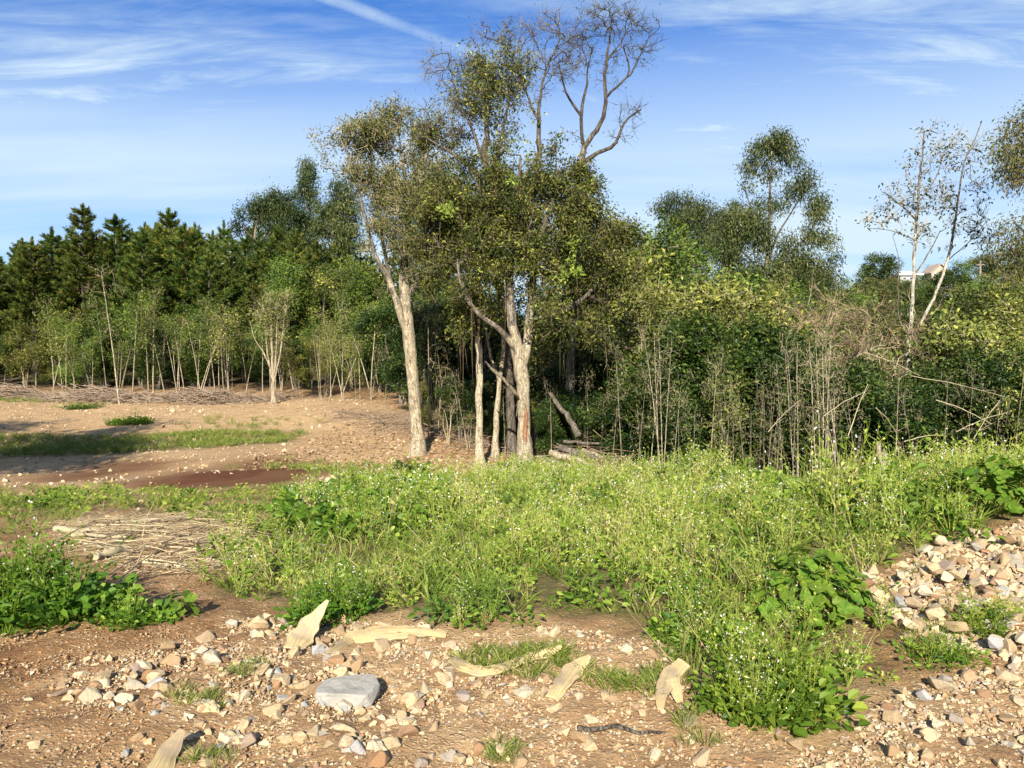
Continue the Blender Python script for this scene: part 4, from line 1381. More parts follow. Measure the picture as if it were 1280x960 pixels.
    foliage(cb, g['P'][g['tips']], g['D'][g['tips']], 4, .12, .14, .40, rr, 0, droop=.2, flat=.5, up=0)
    tree_things('sparse_tree', b, 'two stemmed white trunked tree with sparse dark leaves on the right', 'tree', g, M['barkwhite'], rr, cb, [M['dark'], M['twigpale']], M['barkgrey'], .035, pale_z=9.0)
    # ---- tree at the right margin
    y = 24.0
    b = gpt(1330, y)
    paths = [px_path([(1330, 560, y, 16), (1328, 460, y, 15), (1326, 380, y, 13), (1322, 300, y, 11), (1315, 230, y, 8), (1310, 150, y, 4)], b), px_path([(1324, 350, y, 8), (1300, 310, y, 6), (1270, 280, y, 4)], b), px_path([(1318, 250, y, 7), (1295, 205, y, 5), (1270, 170, y, 3)], b)]
    lob = lobes_px([(1278, 160, y, 26, 28), (1258, 200, y, 22, 28), (1290, 200, y, 30, 36), (1270, 225, y, 28, 14, .6), (1275, 290, y, 30, 20), (1290, 320, y, 40, 24), (1250, 310, y, 22, 14, .5), (1320, 160, y, 30, 40), (1330, 240, y, 40, 40), (1335, 320, y, 40, 40), (1262, 345, y, 26, 14, .6)], b)
    g = grow(paths, lobe_pts(lob, 480, rr), rr, .3, .08, tip=.008)
    cb = MB()
    twigs(cb, g, rr, 3, .35, .006, 1)
    foliage(cb, g['P'][g['tips']], g['D'][g['tips']], 36, .20, .10, .4, rr, 0, droop=.4, up=-.3)
    tree_things('broadleaf_tree', b, 'dark drooping crown reaching in at the right margin', 'tree', g, M['barkdark'], rr, cb, [M['dull'], M['twig']])
    # ---- tall trees behind the photographer whose shade reaches the field
    big = broad_proto(81, 'shade_tree', 'olive', 10, 3.6, trunk_r=.16, n_at=380, per=40, leaf=.24, spread=.34, low=.45, bark='barkgrey')
    for x, yy, s in [(-23.0, 4.5, 1.22), (-16.6, 5.0, 1.15)]:
        place(big, (x, yy, float(H(x, yy))), rng.uniform(0, 6.28), s, 'tall shade tree standing beside the road', 'shade trees beside the road')


build_woods()


# ------------------------------------------------------------------ houses on the far hill
def box(mb, c, s, mat=0):
    x, y, z = [q * .5 for q in s]
    v = np.array([(-x, -y, -z), (x, -y, -z), (x, y, -z), (-x, y, -z), (-x, -y, z), (x, -y, z), (x, y, z), (-x, y, z)]) + np.array(c)
    mb.add(v, [(0, 3, 2, 1), (4, 5, 6, 7), (0, 1, 5, 4), (1, 2, 6, 5), (2, 3, 7, 6), (3, 0, 4, 7)], .5, mat)


def houses():
    wallm = plain_mat('house_render', (0.42, 0.41, 0.37), var=.1, bump=0)
    wall2 = plain_mat('house_render_cream', (0.40, 0.33, 0.25), var=.1, bump=0)
    roofm = plain_mat('roof_sheet', (0.34, 0.27, 0.22), var=.2, bump=0)
    roof2 = plain_mat('pale_roof_sheet', (0.42, 0.43, 0.43), var=.15, bump=0)
    glass = plain_mat('dark_window', (0.05, 0.07, 0.09), rough=.2, var=.1, bump=0, spec=.6)
    frame = plain_mat('window_frame', (0.7, 0.7, 0.68), var=.05, bump=0)
    teal = plain_mat('teal_fence_sheet', (0.14, 0.24, 0.23), var=.2, bump=0)
    for px, y, w, d, h, rh, wm, rm, label, gable in [
            (1130, 138, 3.6, 3, 1.1, .25, wallm, roof2, 'long low pale house with flat roof on the far hilltop', False),
            (1114, 141, 2.4, 2.4, .8, .3, wallm, roof2, 'small white shed left of the long low house', False),
            (1166, 146, 3.2, 3.4, 1.2, 1.4, wall2, roofm, 'cream gabled house behind the sparse tree on the hilltop', True)]:
        b = gpt(px, y)
        zb = W(px, 353 if not gable else 349, y)[2]
        b[2] = min(b[2], zb)
        base_h = max(0.0, zb - b[2])
        root = link('house', None, label=label, cat='house', loc=b)
        mb = MB(); box(mb, (0, 0, (h + base_h) / 2), (w, d, h + base_h)); 
        if gable:
            t = h + base_h
            mb.add([(-w / 2, -d / 2, t), (w / 2, -d / 2, t), (0, -d / 2, t + rh), (-w / 2, d / 2, t), (w / 2, d / 2, t), (0, d / 2, t + rh)], [(0, 1, 2), (4, 3, 5)], .5, 0)
        link('wall', mb.mesh('wall', [wm]), root)
        t = h + base_h
        mb = MB()
        if gable:
            for sg in (-1, 1):
                e = np.array([sg * (w / 2 + .4), 0, t - .35]); r_ = np.array([0, 0, t + rh + .05])
                v = [e + (0, -d / 2 - .4, 0), e + (0, d / 2 + .4, 0), r_ + (0, d / 2 + .4, 0), r_ + (0, -d / 2 - .4, 0)]
                v = v + [q + np.array((0, 0, .18)) for q in v]
                mb.add(np.array(v), [(0, 1, 2, 3), (4, 7, 6, 5), (0, 4, 5, 1), (1, 5, 6, 2), (2, 6, 7, 3), (3, 7, 4, 0)])
        else:
            box(mb, (0, 0, t + .18), (w + .8, d + .8, .35))
            box(mb, (0, .3, t + .55), (w * .7, d * .7, .4))
        link('roof', mb.mesh('roof', [rm]), root)
        for k, fx in enumerate((-.3, 0.02, .32)):
            mb = MB(); box(mb, (fx * w, -d / 2 - .03, base_h + h * .55), (w * .16, .1, h * .36)); wo = link('window', mb.mesh('window', [frame]), root)
            mb = MB(); box(mb, (fx * w, -d / 2 - .09, base_h + h * .55), (w * .13, .06, h * .29)); link('pane', mb.mesh('pane', [glass]), wo)
    b = gpt(1136, 132)
    b[2] = W(1136, 357, 132)[2]
    root = link('sheet_fence', None, label='short teal sheet fence in front of the long low house', cat='fence', kind='thing', loc=b)
    for k in range(5):
        mb = MB(); box(mb, (-1.2 + k * .7, 0, .1), (.68, .08, .8)); link('panel', mb.mesh('panel', [teal]), root)
    b = gpt(1222, 118)
    mb = MB()
    top = W(1222, 326, 118)[2] - b[2]
    tube(mb, [(0, 0, -.3), (0, 0, top * .5), (0.02, 0, top)], [.22, .2, .16], 8)
    root = link('utility_pole', None, label='pale utility pole on the far right hillside', cat='pole', loc=b)
    link('shaft', mb.mesh('shaft', [M['barkgrey']]), root)
    mb = MB(); box(mb, (0, 0, top - .6), (1.2, .16, .16)); link('crossarm', mb.mesh('crossarm', [M['barkgrey']]), root)


houses()


# ------------------------------------------------------------------ stones
def rock_mesh(seed, sx, sy, sz, npts=13, mat='stone', detail=True, rough=.05):
    r = np.random.default_rng(seed)
    bm = bmesh.new()
    p = rand_unit(npts, r) * r.uniform(.8, 1.0, (npts, 1)) * np.array([sx, sy, sz])
    for q in p:
        bm.verts.new(q)
    res = bmesh.ops.convex_hull(bm, input=bm.verts)
    junk = [e for e in res['geom_interior'] + res['geom_unused'] if isinstance(e, bmesh.types.BMVert)]
    bmesh.ops.delete(bm, geom=list(set(junk)), context='VERTS')
    if detail:
        bmesh.ops.dissolve_limit(bm, angle_limit=R(14), verts=bm.verts, edges=bm.edges)
        bmesh.ops.bevel(bm, geom=list(bm.edges), offset=.07 * min(sx, sy, sz), segments=1, affect='EDGES', profile=.6, clamp_overlap=True)
        bmesh.ops.triangulate(bm, faces=bm.faces)
        bmesh.ops.subdivide_edges(bm, edges=[e for e in bm.edges if e.calc_length() > .5 * min(sx, sy, sz)], cuts=1, use_grid_fill=True)
        bmesh.ops.triangulate(bm, faces=bm.faces)
        for v in bm.verts:
            n = mnoise.noise(v.co * 2.2 + Vector((seed * 3.7, 1.1, 0)))
            v.co += v.co.normalized() * n * rough * min(sx, sy, sz) * 2
    me = bpy.data.meshes.new('stone')
    bm.to_mesh(me)
    bm.free()
    me.materials.append(M[mat])
    a = me.attributes.new('tint', 'FLOAT', 'FACE')
    a.data.foreach_set('value', np.zeros(len(me.polygons), np.float32))
    return me


def stones():
    rng = np.random.default_rng(91)
    tan = [rock_mesh(100 + i, 1, rng.uniform(.6, .95), rng.uniform(.45, .8), int(rng.integers(10, 17))) for i in range(14)]
    grey = [rock_mesh(140 + i, 1, rng.uniform(.6, .9), rng.uniform(.5, .75), 12, 'greystone') for i in range(5)]
    # hand placed: (px, py centre, width px, colour)
    exp = [(347, 843, 23, 'g'), (353, 874, 27, 'g'), (381, 881, 16, 'g'), (431, 889, 21, 'g'), (403, 881, 16, 'g'), (313, 901, 15, 'g'), (157, 943, 22, 'g'), (193, 895, 21, 'g'), (275, 935, 22, 'g'), (600, 893, 12, 'g'),
           (42, 933, 29, 't'), (104, 844, 30, 't'), (37, 878, 22, 't'), (78, 860, 24, 't'), (130, 856, 26, 't'), (98, 868, 22, 't'), (85, 876, 22, 't'), (62, 872, 16, 't'), (118, 872, 18, 't'), (325, 784, 36, 't'), (336, 797, 24, 't'), (300, 790, 18, 't'), (265, 828, 44, 't'),
           (213, 830, 34, 't'), (240, 840, 20, 't'), (137, 873, 18, 't'), (152, 868, 16, 't'), (172, 925, 22, 't'), (184, 930, 20, 't'), (240, 920, 36, 't'), (250, 905, 28, 't'), (520, 890, 18, 't'), (478, 900, 22, 't'), (500, 903, 17, 't'), (455, 935, 20, 't'), (470, 925, 15, 't'), (548, 935, 22, 't'),
           (562, 950, 38, 't'), (737, 903, 27, 't'), (740, 932, 48, 't'), (771, 934, 17, 't'), (818, 946, 34, 't'), (878, 952, 40, 't'), (690, 952, 24, 't'), (650, 955, 36, 't'), (655, 870, 34, 't'), (635, 880, 24, 't'), (692, 885, 32, 't'), (610, 872, 28, 't'), (780, 814, 30, 't'), (815, 820, 24, 't'), (680, 796, 26, 't'),
           (571, 820, 18, 't'), (562, 860, 22, 't'), (1180, 862, 46, 't'), (1214, 846, 34, 't'), (1230, 870, 34, 't'), (1258, 848, 40, 't'), (1272, 880, 34, 't'), (1118, 902, 36, 't'), (1134, 800, 34, 't'), (1206, 905, 22, 't'), (1138, 885, 20, 't'), (1212, 915, 18, 't'), (1275, 905, 26, 't'),
           (515, 803, 26, 't'), (430, 810, 24, 't'), (445, 845, 20, 't'), (485, 850, 20, 't'), (405, 800, 18, 't'), (370, 815, 18, 't'), (455, 915, 14, 't'), (405, 915, 14, 't'), (330, 930, 18, 't'), (365, 895, 16, 't'), (540, 865, 14, 't'), (885, 735, 26, 't'), (870, 730, 18, 't'), (650, 775, 24, 't'), (1250, 745, 30, 'g'), (1268, 830, 26, 't')]
    cand = []
    for px, py, w, c in exp:
        p = at(px, py)
        y = p[1]
        cand.append((p[0], y, w * .5 * y / FPX, c, 'hand'))

    def scatter(poly, n, lo, hi, tag, pw=2.2):
        q = sample_poly(poly, n, rng)
        u = rng.random(n)
        r = lo * (1 - u * (1 - (lo / hi) ** pw)) ** (-1 / pw)
        for (x, y), rr in zip(q, r):
            cand.append((x, y, rr, 'g' if rng.random() < .05 else 't', tag))
    heap = ground_poly([(1082, 722), (1130, 702), (1200, 674), (1300, 648), (1330, 800), (1290, 835), (1230, 820), (1160, 800), (1100, 775)])
    heap2 = ground_poly([(1050, 925), (1100, 880), (1160, 850), (1300, 835), (1300, 975), (1000, 975)])
    scatter(heap, 2900, .014, .08, 'heap', 1.7)
    scatter(ground_poly([(1315, 650), (1500, 640), (1500, 850), (1320, 840)]), 700, .02, .08, 'heap', 1.7)
    scatter(heap2, 700, .010, .05, 'heap', 2.2)
    patchA = ground_poly([(60, 885), (80, 830), (200, 810), (330, 770), (400, 775), (560, 790), (560, 860), (480, 960), (230, 975), (200, 900)])
    patchB = ground_poly([(480, 975), (520, 870), (560, 800), (700, 780), (840, 810), (870, 880), (1000, 910), (1050, 975)])
    patchC = ground_poly([(-60, 975), (-60, 790), (120, 790), (300, 770), (330, 790), (200, 900), (190, 975)])
    scatter(patchA, 2300, .008, .075, 'road', 1.7)
    scatter(patchB, 1500, .007, .065, 'road', 1.8)
    scatter(patchC, 520, .006, .03, 'road', 2.6)
    scatter(FIELD, 1500, .035, .17, 'field', 2.4)
    side = np.array([(-9, 1.5), (9, 1.5), (9, 3.2), (-9, 3.2)])
    scatter(side, 500, .007, .04, 'road', 2.3)
    midp = ground_poly([(-40, 700), (-40, 600), (300, 610), (420, 620), (340, 660), (270, 720), (120, 720)])
    scatter(midp, 420, .012, .07, 'road', 2.2)
    weedy = inside(MAIN_WEEDS, np.array([c[0] for c in cand]), np.array([c[1] for c in cand]))
    keep = []
    redm = inside(RED_A, np.array([c[0] for c in cand]), np.array([c[1] for c in cand])) | inside(RED_B, np.array([c[0] for c in cand]), np.array([c[1] for c in cand]))
    weedy = weedy | redm
    for c, wd in zip(cand, weedy):
        if c[4] != 'hand' and wd and rng.random() < .8:
            continue
        keep.append(c)
    app = np.array([c[2] / c[1] if c[1] > 2.6 and abs(c[0] / c[1]) < .69 else 0 for c in keep])
    app[[i for i, c in enumerate(keep) if c[4] == 'hand']] += 1
    order = np.argsort(-app)
    labels = {'hand': ('pale tan stone lying on the bare earth in front of the weeds', 'larger stones on the bare earth'), 'road': ('small tan stone among the gravel on the bare earth', 'small stones on the bare earth'),
              'heap': ('pale broken stone on the rubble bank to the right', 'stones of the rubble bank'), 'field': ('pale stone scattered on the cleared field beyond the weeds', 'stones on the cleared field')}
    for i in order[:296]:
        x, y, r, c, tag = keep[i]
        me = grey[rng.integers(0, 5)] if c == 'g' else tan[rng.integers(0, 14)]
        lab, grp = labels[tag]
        if c == 'g':
            lab, grp = 'small bluish grey angular stone among the tan rubble', 'bluish grey stones'
        elif tag == 'hand' and x > 2.2:
            lab, grp = 'large tan block at the foot of the rubble bank', 'large blocks at the rubble bank'
        lift = rng.uniform(.02, .3) if tag != 'heap' else rng.uniform(.2, 1.0)
        o = link('stone', me, None, lab, 'stone', grp, loc=(x, y, float(H(x, y)) + r * lift))
        o.rotation_euler = (rng.normal(0, .35), rng.normal(0, .35), rng.uniform(0, 6.28))
        k = rng.uniform(.85, 1.1)
        o.scale = (r * k, r, r * rng.uniform(.8, 1.1))
    # the rest: one scatter of gravel
    small = []
    for k in range(12):
        me = rock_mesh(200 + k, 1, rng.uniform(.6, .95), rng.uniform(.45, .8), 8, detail=False)
        v = np.zeros(len(me.vertices) * 3); me.vertices.foreach_get('co', v)
        f = np.array([tuple(p.vertices) for p in me.polygons])
        small.append((v.reshape(-1, 3), f))
        bpy.data.meshes.remove(me)
    n = 7000
    rest = [(keep[i][0], keep[i][1], keep[i][2]) for i in order[296:]]
    for poly, m_, lo, hi in ((patchA, 4600, .004, .013), (patchB, 3600, .004, .012), (patchC, 1600, .003, .009), (heap2, 2200, .004, .016), (heap, 2600, .008, .024), (side, 400, .004, .01), (FIELD, 3600, .018, .06)):
        q = sample_poly(poly, m_, rng)
        if poly is FIELD:
            q = q[~(inside(RED_A, q[:, 0], q[:, 1]) | inside(RED_B, q[:, 0], q[:, 1])) | (rng.random(len(q)) < .2)]
        for (x, y) in q:
            rest.append((x, y, rng.uniform(lo, hi)))
    mb = MB()
    A = np.array(rest)
    zz = H(A[:, 0], A[:, 1])
    which = rng.integers(0, 12, len(A))
    for k in range(12):
        S = A[which == k]; z = zz[which == k]
        m_ = len(S)
        v, f = small[k]
        an = rng.uniform(0, 6.28, m_); tl = rng.normal(0, .4, m_)
        ca, sa = np.cos(an), np.sin(an)
        ct, st = np.cos(tl), np.sin(tl)
        X = v[None, :, 0] * ct[:, None] - v[None, :, 2] * st[:, None]
        Z = v[None, :, 0] * st[:, None] + v[None, :, 2] * ct[:, None]
        Y = np.broadcast_to(v[None, :, 1], X.shape)
        out = np.stack([X * ca[:, None] - Y * sa[:, None], X * sa[:, None] + Y * ca[:, None], Z], -1) * S[:, 2][:, None, None]
        out = out + np.stack([S[:, 0], S[:, 1], z + S[:, 2] * rng.uniform(-.1, .4, m_)], -1)[:, None, :]
        ff = (f[None] + (np.arange(m_) * len(v))[:, None, None]).reshape(-1, 3)
        mb.add(out.reshape(-1, 3), ff, np.repeat(rng.random(m_), len(f)))
    link('gravel', mb.mesh('gravel', [M['stone']]), None, 'loose tan gravel and stone chips strewn over the bare earth', 'gravel', kind='stuff')

    # crumbs and clods of the soil itself
    mb = MB()
    q = np.concatenate([sample_poly(patchC, 3200, rng), sample_poly(patchB, 1900, rng), sample_poly(patchA, 1900, rng)])
    r = .0035 * (1 - rng.random(len(q)) * .985) ** (-.42)
    z = H(q[:, 0], q[:, 1])
    wh = rng.integers(0, 12, len(q))
    for k in range(12):
        i = np.nonzero(wh == k)[0]
        v, f = small[k]
        an = rng.uniform(0, 6.28, len(i))
        X = v[None, :, 0] * np.cos(an)[:, None] - v[None, :, 1] * np.sin(an)[:, None]
        Y = v[None, :, 0] * np.sin(an)[:, None] + v[None, :, 1] * np.cos(an)[:, None]
        o = np.stack([X, Y, np.broadcast_to(v[None, :, 2], X.shape)], -1) * r[i][:, None, None] + np.stack([q[i, 0], q[i, 1], z[i] + r[i] * .35], -1)[:, None, :]
        mb.add(o.reshape(-1, 3), (f[None] + (np.arange(len(i)) * len(v))[:, None, None]).reshape(-1, 3), .5, 0, True)
    link('soil_crumbs', mb.mesh('soil_crumbs', [M['clod']]), None, 'brown crumbs and clods of loose soil on the bare earth', 'soil', kind='stuff')

    # the grey slab
    bm = bmesh.new()
    p = at(433, 878)
    k = p[1] / FPX
    pts = [(-43, -8, 0), (-42, -6, 22), (-40, 28, 21), (-10, 40, 22), (30, 36, 24), (44, 16, 23), (43, 12, 4), (40, -14, 2), (34, -18, 21), (-5, -14, 20), (-14, -16, 3), (12, -22, -2), (-38, 30, 0), (30, 36, 0)]
    for q in pts:
        bm.verts.new((q[0] * k * .9, q[1] * k * .95, q[2] * k * .86))
    res = bmesh.ops.convex_hull(bm, input=bm.verts)
    junk = [e for e in res['geom_interior'] + res['geom_unused'] if isinstance(e, bmesh.types.BMVert)]
    bmesh.ops.delete(bm, geom=list(set(junk)), context='VERTS')
    bmesh.ops.dissolve_limit(bm, angle_limit=R(8), verts=bm.verts, edges=bm.edges)
    bmesh.ops.bevel(bm, geom=list(bm.edges), offset=.005, segments=2, affect='EDGES', profile=.6)
    bmesh.ops.triangulate(bm, faces=bm.faces)
    bmesh.ops.subdivide_edges(bm, edges=[e for e in bm.edges if e.calc_length() > .02], cuts=3, use_grid_fill=True)
    bmesh.ops.triangulate(bm, faces=bm.faces)
    for v in bm.verts:
        v.co += Vector((1, 1, .6)) * .006 * mnoise.noise(v.co * 45) + v.co.normalized() * .014 * mnoise.noise(v.co * 14)
    me = bpy.data.meshes.new('stone_slab')
    bm.to_mesh(me); bm.free()
    me.materials.append(M['slab'])
    o = link('stone_slab', me, None, 'big flat topped grey stone slab lying on the rubble', 'stone', loc=(p[0], p[1], p[2] - .004))
    o.rotation_euler = (R(3), R(-2), R(2))


stones()


# ------------------------------------------------------------------ dry leaf sheaths
def sheath(segs, label, ridge=.25):
    """segs: list of centre lines [(px,py,width px,height m)]; a ribbed trough with real thickness"""
    p0 = at(segs[0][0][0], segs[0][0][1])
    V, F, UV = [], [], []
    b0s = label.split()
    nw = 13
    for line in segs:
        pts, wd = [], []
        for px, py, w, hgt in line:
            # the ground point below a raised point: move down the view ray until it sits hgt above ground
            d = pix_dir(px, py)
            t = 0.5
            while t < 40:
                q = CAM + d * t
                if q[2] - hgt < H(q[0], q[1]) + .012:
                    break
                t += .004
            pts.append(tuple(q - p0) + (w * .5 * q[1] / FPX,))
        c = resample(np.array(pts), .015)
        n = len(c)
        tg = norm(np.gradient(c[:, :3], axis=0))
        view = norm(c[:, :3] + p0 - CAM)
        up = np.tile([0, 0, 1.0], (n, 1)) * .6 - view * .6
        sd = norm(np.cross(tg, up))
        nn = norm(np.cross(sd, tg))
        b0 = len(V)
        for layer in (0, 1):
            for i in range(n):
                for j in range(nw):
                    u = j / (nw - 1) * 2 - 1
                    w = c[i, 3] * (1 + .22 * u * u * mnoise.noise(Vector((i * .22, 3.0 * (u > 0), len(b0s) * 1.7))) + .12 * mnoise.noise(Vector((i * .09, 9, len(b0s)))))
                    wob = .10 * math.sin(i * .55 + j * 1.3) + .07 * math.sin(i * 1.3 - j)
                    lift = w * ridge * (1 - u * u) * (1 + .3 * math.sin(i * .3)) + .004 * math.sin(u * 19 + .2 * math.sin(i * .4)) + wob * .18 * w * abs(u)
                    V.append(c[i, :3] + sd[i] * u * w * (1 + .06 * math.sin(i * .9)) + nn[i] * (lift - layer * .005))
                    UV.append((j / (nw - 1), i / 30))
        for layer in (0, 1):
            o = b0 + layer * n * nw
            for i in range(n - 1):
                for j in range(nw - 1):
                    q = (o + i * nw + j, o + i * nw + j + 1, o + (i + 1) * nw + j + 1, o + (i + 1) * nw + j)
                    F.append(q if layer else q[::-1])
        m = n * nw
        for i in range(n - 1):
            for j, fl in ((0, 0), (nw - 1, 1)):
                q = (b0 + i * nw + j, b0 + (i + 1) * nw + j, b0 + m + (i + 1) * nw + j, b0 + m + i * nw + j)
                F.append(q[::-1] if fl else q)
        for i in (0, n - 1):
            for j in range(nw - 1):
                F.append((b0 + i * nw + j, b0 + i * nw + j + 1, b0 + m + i * nw + j + 1, b0 + m + i * nw + j))
    mb = MB()
    mb.add(np.array(V), np.array(F), .5, 0, True)
    me = mb.mesh('dry_leaf_sheath', [M['husk']])
    uvl = me.uv_layers.new(name='UVMap')
    li = np.zeros(len(me.loops), np.int32)
    me.loops.foreach_get('vertex_index', li)
    uvl.data.foreach_set('uv', np.array(UV, np.float32)[li].ravel())
    link('dry_leaf_sheath', me, None, label, 'dry leaf', 'dry leaf sheaths on the ground', loc=p0)


sheath([[(366, 812, 24, .0), (376, 798, 34, .02), (388, 780, 26, .08), (400, 764, 12, .15), (410, 750, 4, .21)]], 'upright pointed dry leaf sheath leaning against the weeds', .15)
sheath([[(412, 818, 10, .0), (432, 803, 14, .015), (440, 797, 20, .02), (470, 793, 24, .03), (505, 790, 20, .025), (535, 790, 12, .02), (558, 794, 8, .01)]], 'long pale curled leaf sheath behind the grey slab')
sheath([[(564, 823, 16, .01), (580, 834, 17, .015), (600, 840, 16, .02), (625, 836, 13, .02), (660, 822, 12, .02), (685, 816, 14, .03), (702, 808, 6, .04)]], 'bow shaped dry leaf sheath lying in short grass')
sheath([[(690, 874, 18, .0), (702, 856, 22, .02), (714, 840, 26, .035), (726, 830, 18, .04), (737, 820, 5, .05)]], 'short straight dry leaf sheath right of the bow shaped one')
sheath([[(826, 888, 7, .0), (826, 868, 17, .02), (836, 846, 24, .06), (856, 828, 18, .09)], [(850, 878, 8, .0), (846, 864, 16, .03), (840, 848, 20, .06)]], 'split two pointed dry leaf sheath beside the flowering weeds', .12)
sheath([[(196, 968, 34, .0), (208, 944, 30, .02), (220, 925, 22, .05), (228, 912, 10, .08)]], 'grey brown pleated leaf sheath at the edge of the rubble', .2)


# ------------------------------------------------------------------ sticks, logs, brush
def stick(name, cat, pts, r, mat, label, group=None, sides=6, fork=0):
    base = pts[0].copy()
    rng = np.random.default_rng(int(abs(base[0] * 1000)) + 5)
    q = resample(np.concatenate([np.array(pts) - base, np.linspace(r, r * .55, len(pts))[:, None]], 1), max(.05, np.linalg.norm(pts[-1] - pts[0]) / 9))
    q[1:-1, :3] += rng.normal(0, min(r * .5, .006 + r * .12), (len(q) - 2, 3))
    mb = MB()
    tube(mb, q[:, :3], q[:, 3], sides, rough=.05, rng=rng)
    mb.add(np.concatenate([q[:1, :3] + np.array([[0, 0, 0]]), mb.v[0][:sides] - 0]), [(0, (k + 1) % sides + 1, k + 1) for k in range(sides)])
    for _ in range(fork):
        i = rng.integers(1, len(q) - 1)
        d = norm(q[i + 1, :3] - q[i - 1, :3]) + rand_unit(1, rng)[0] * .7
        e = q[i, :3] + d * rng.uniform(.2, .5) * np.linalg.norm(pts[-1] - pts[0]) * .5
        e[2] = max(e[2], -base[2] + float(H(e[0] + base[0], e[1] + base[1])) + r)
        tube(mb, np.array([q[i, :3], (q[i, :3] + e) / 2 + rng.normal(0, r, 3), e]), [q[i, 3] * .6, q[i, 3] * .45, q[i, 3] * .2], 5)
    return link(name, mb.mesh(name, [mat]), None, label, cat, group, loc=base)


def on_ground(px, py, h):
    p = at(px, py)
    p[2] += h
    return p


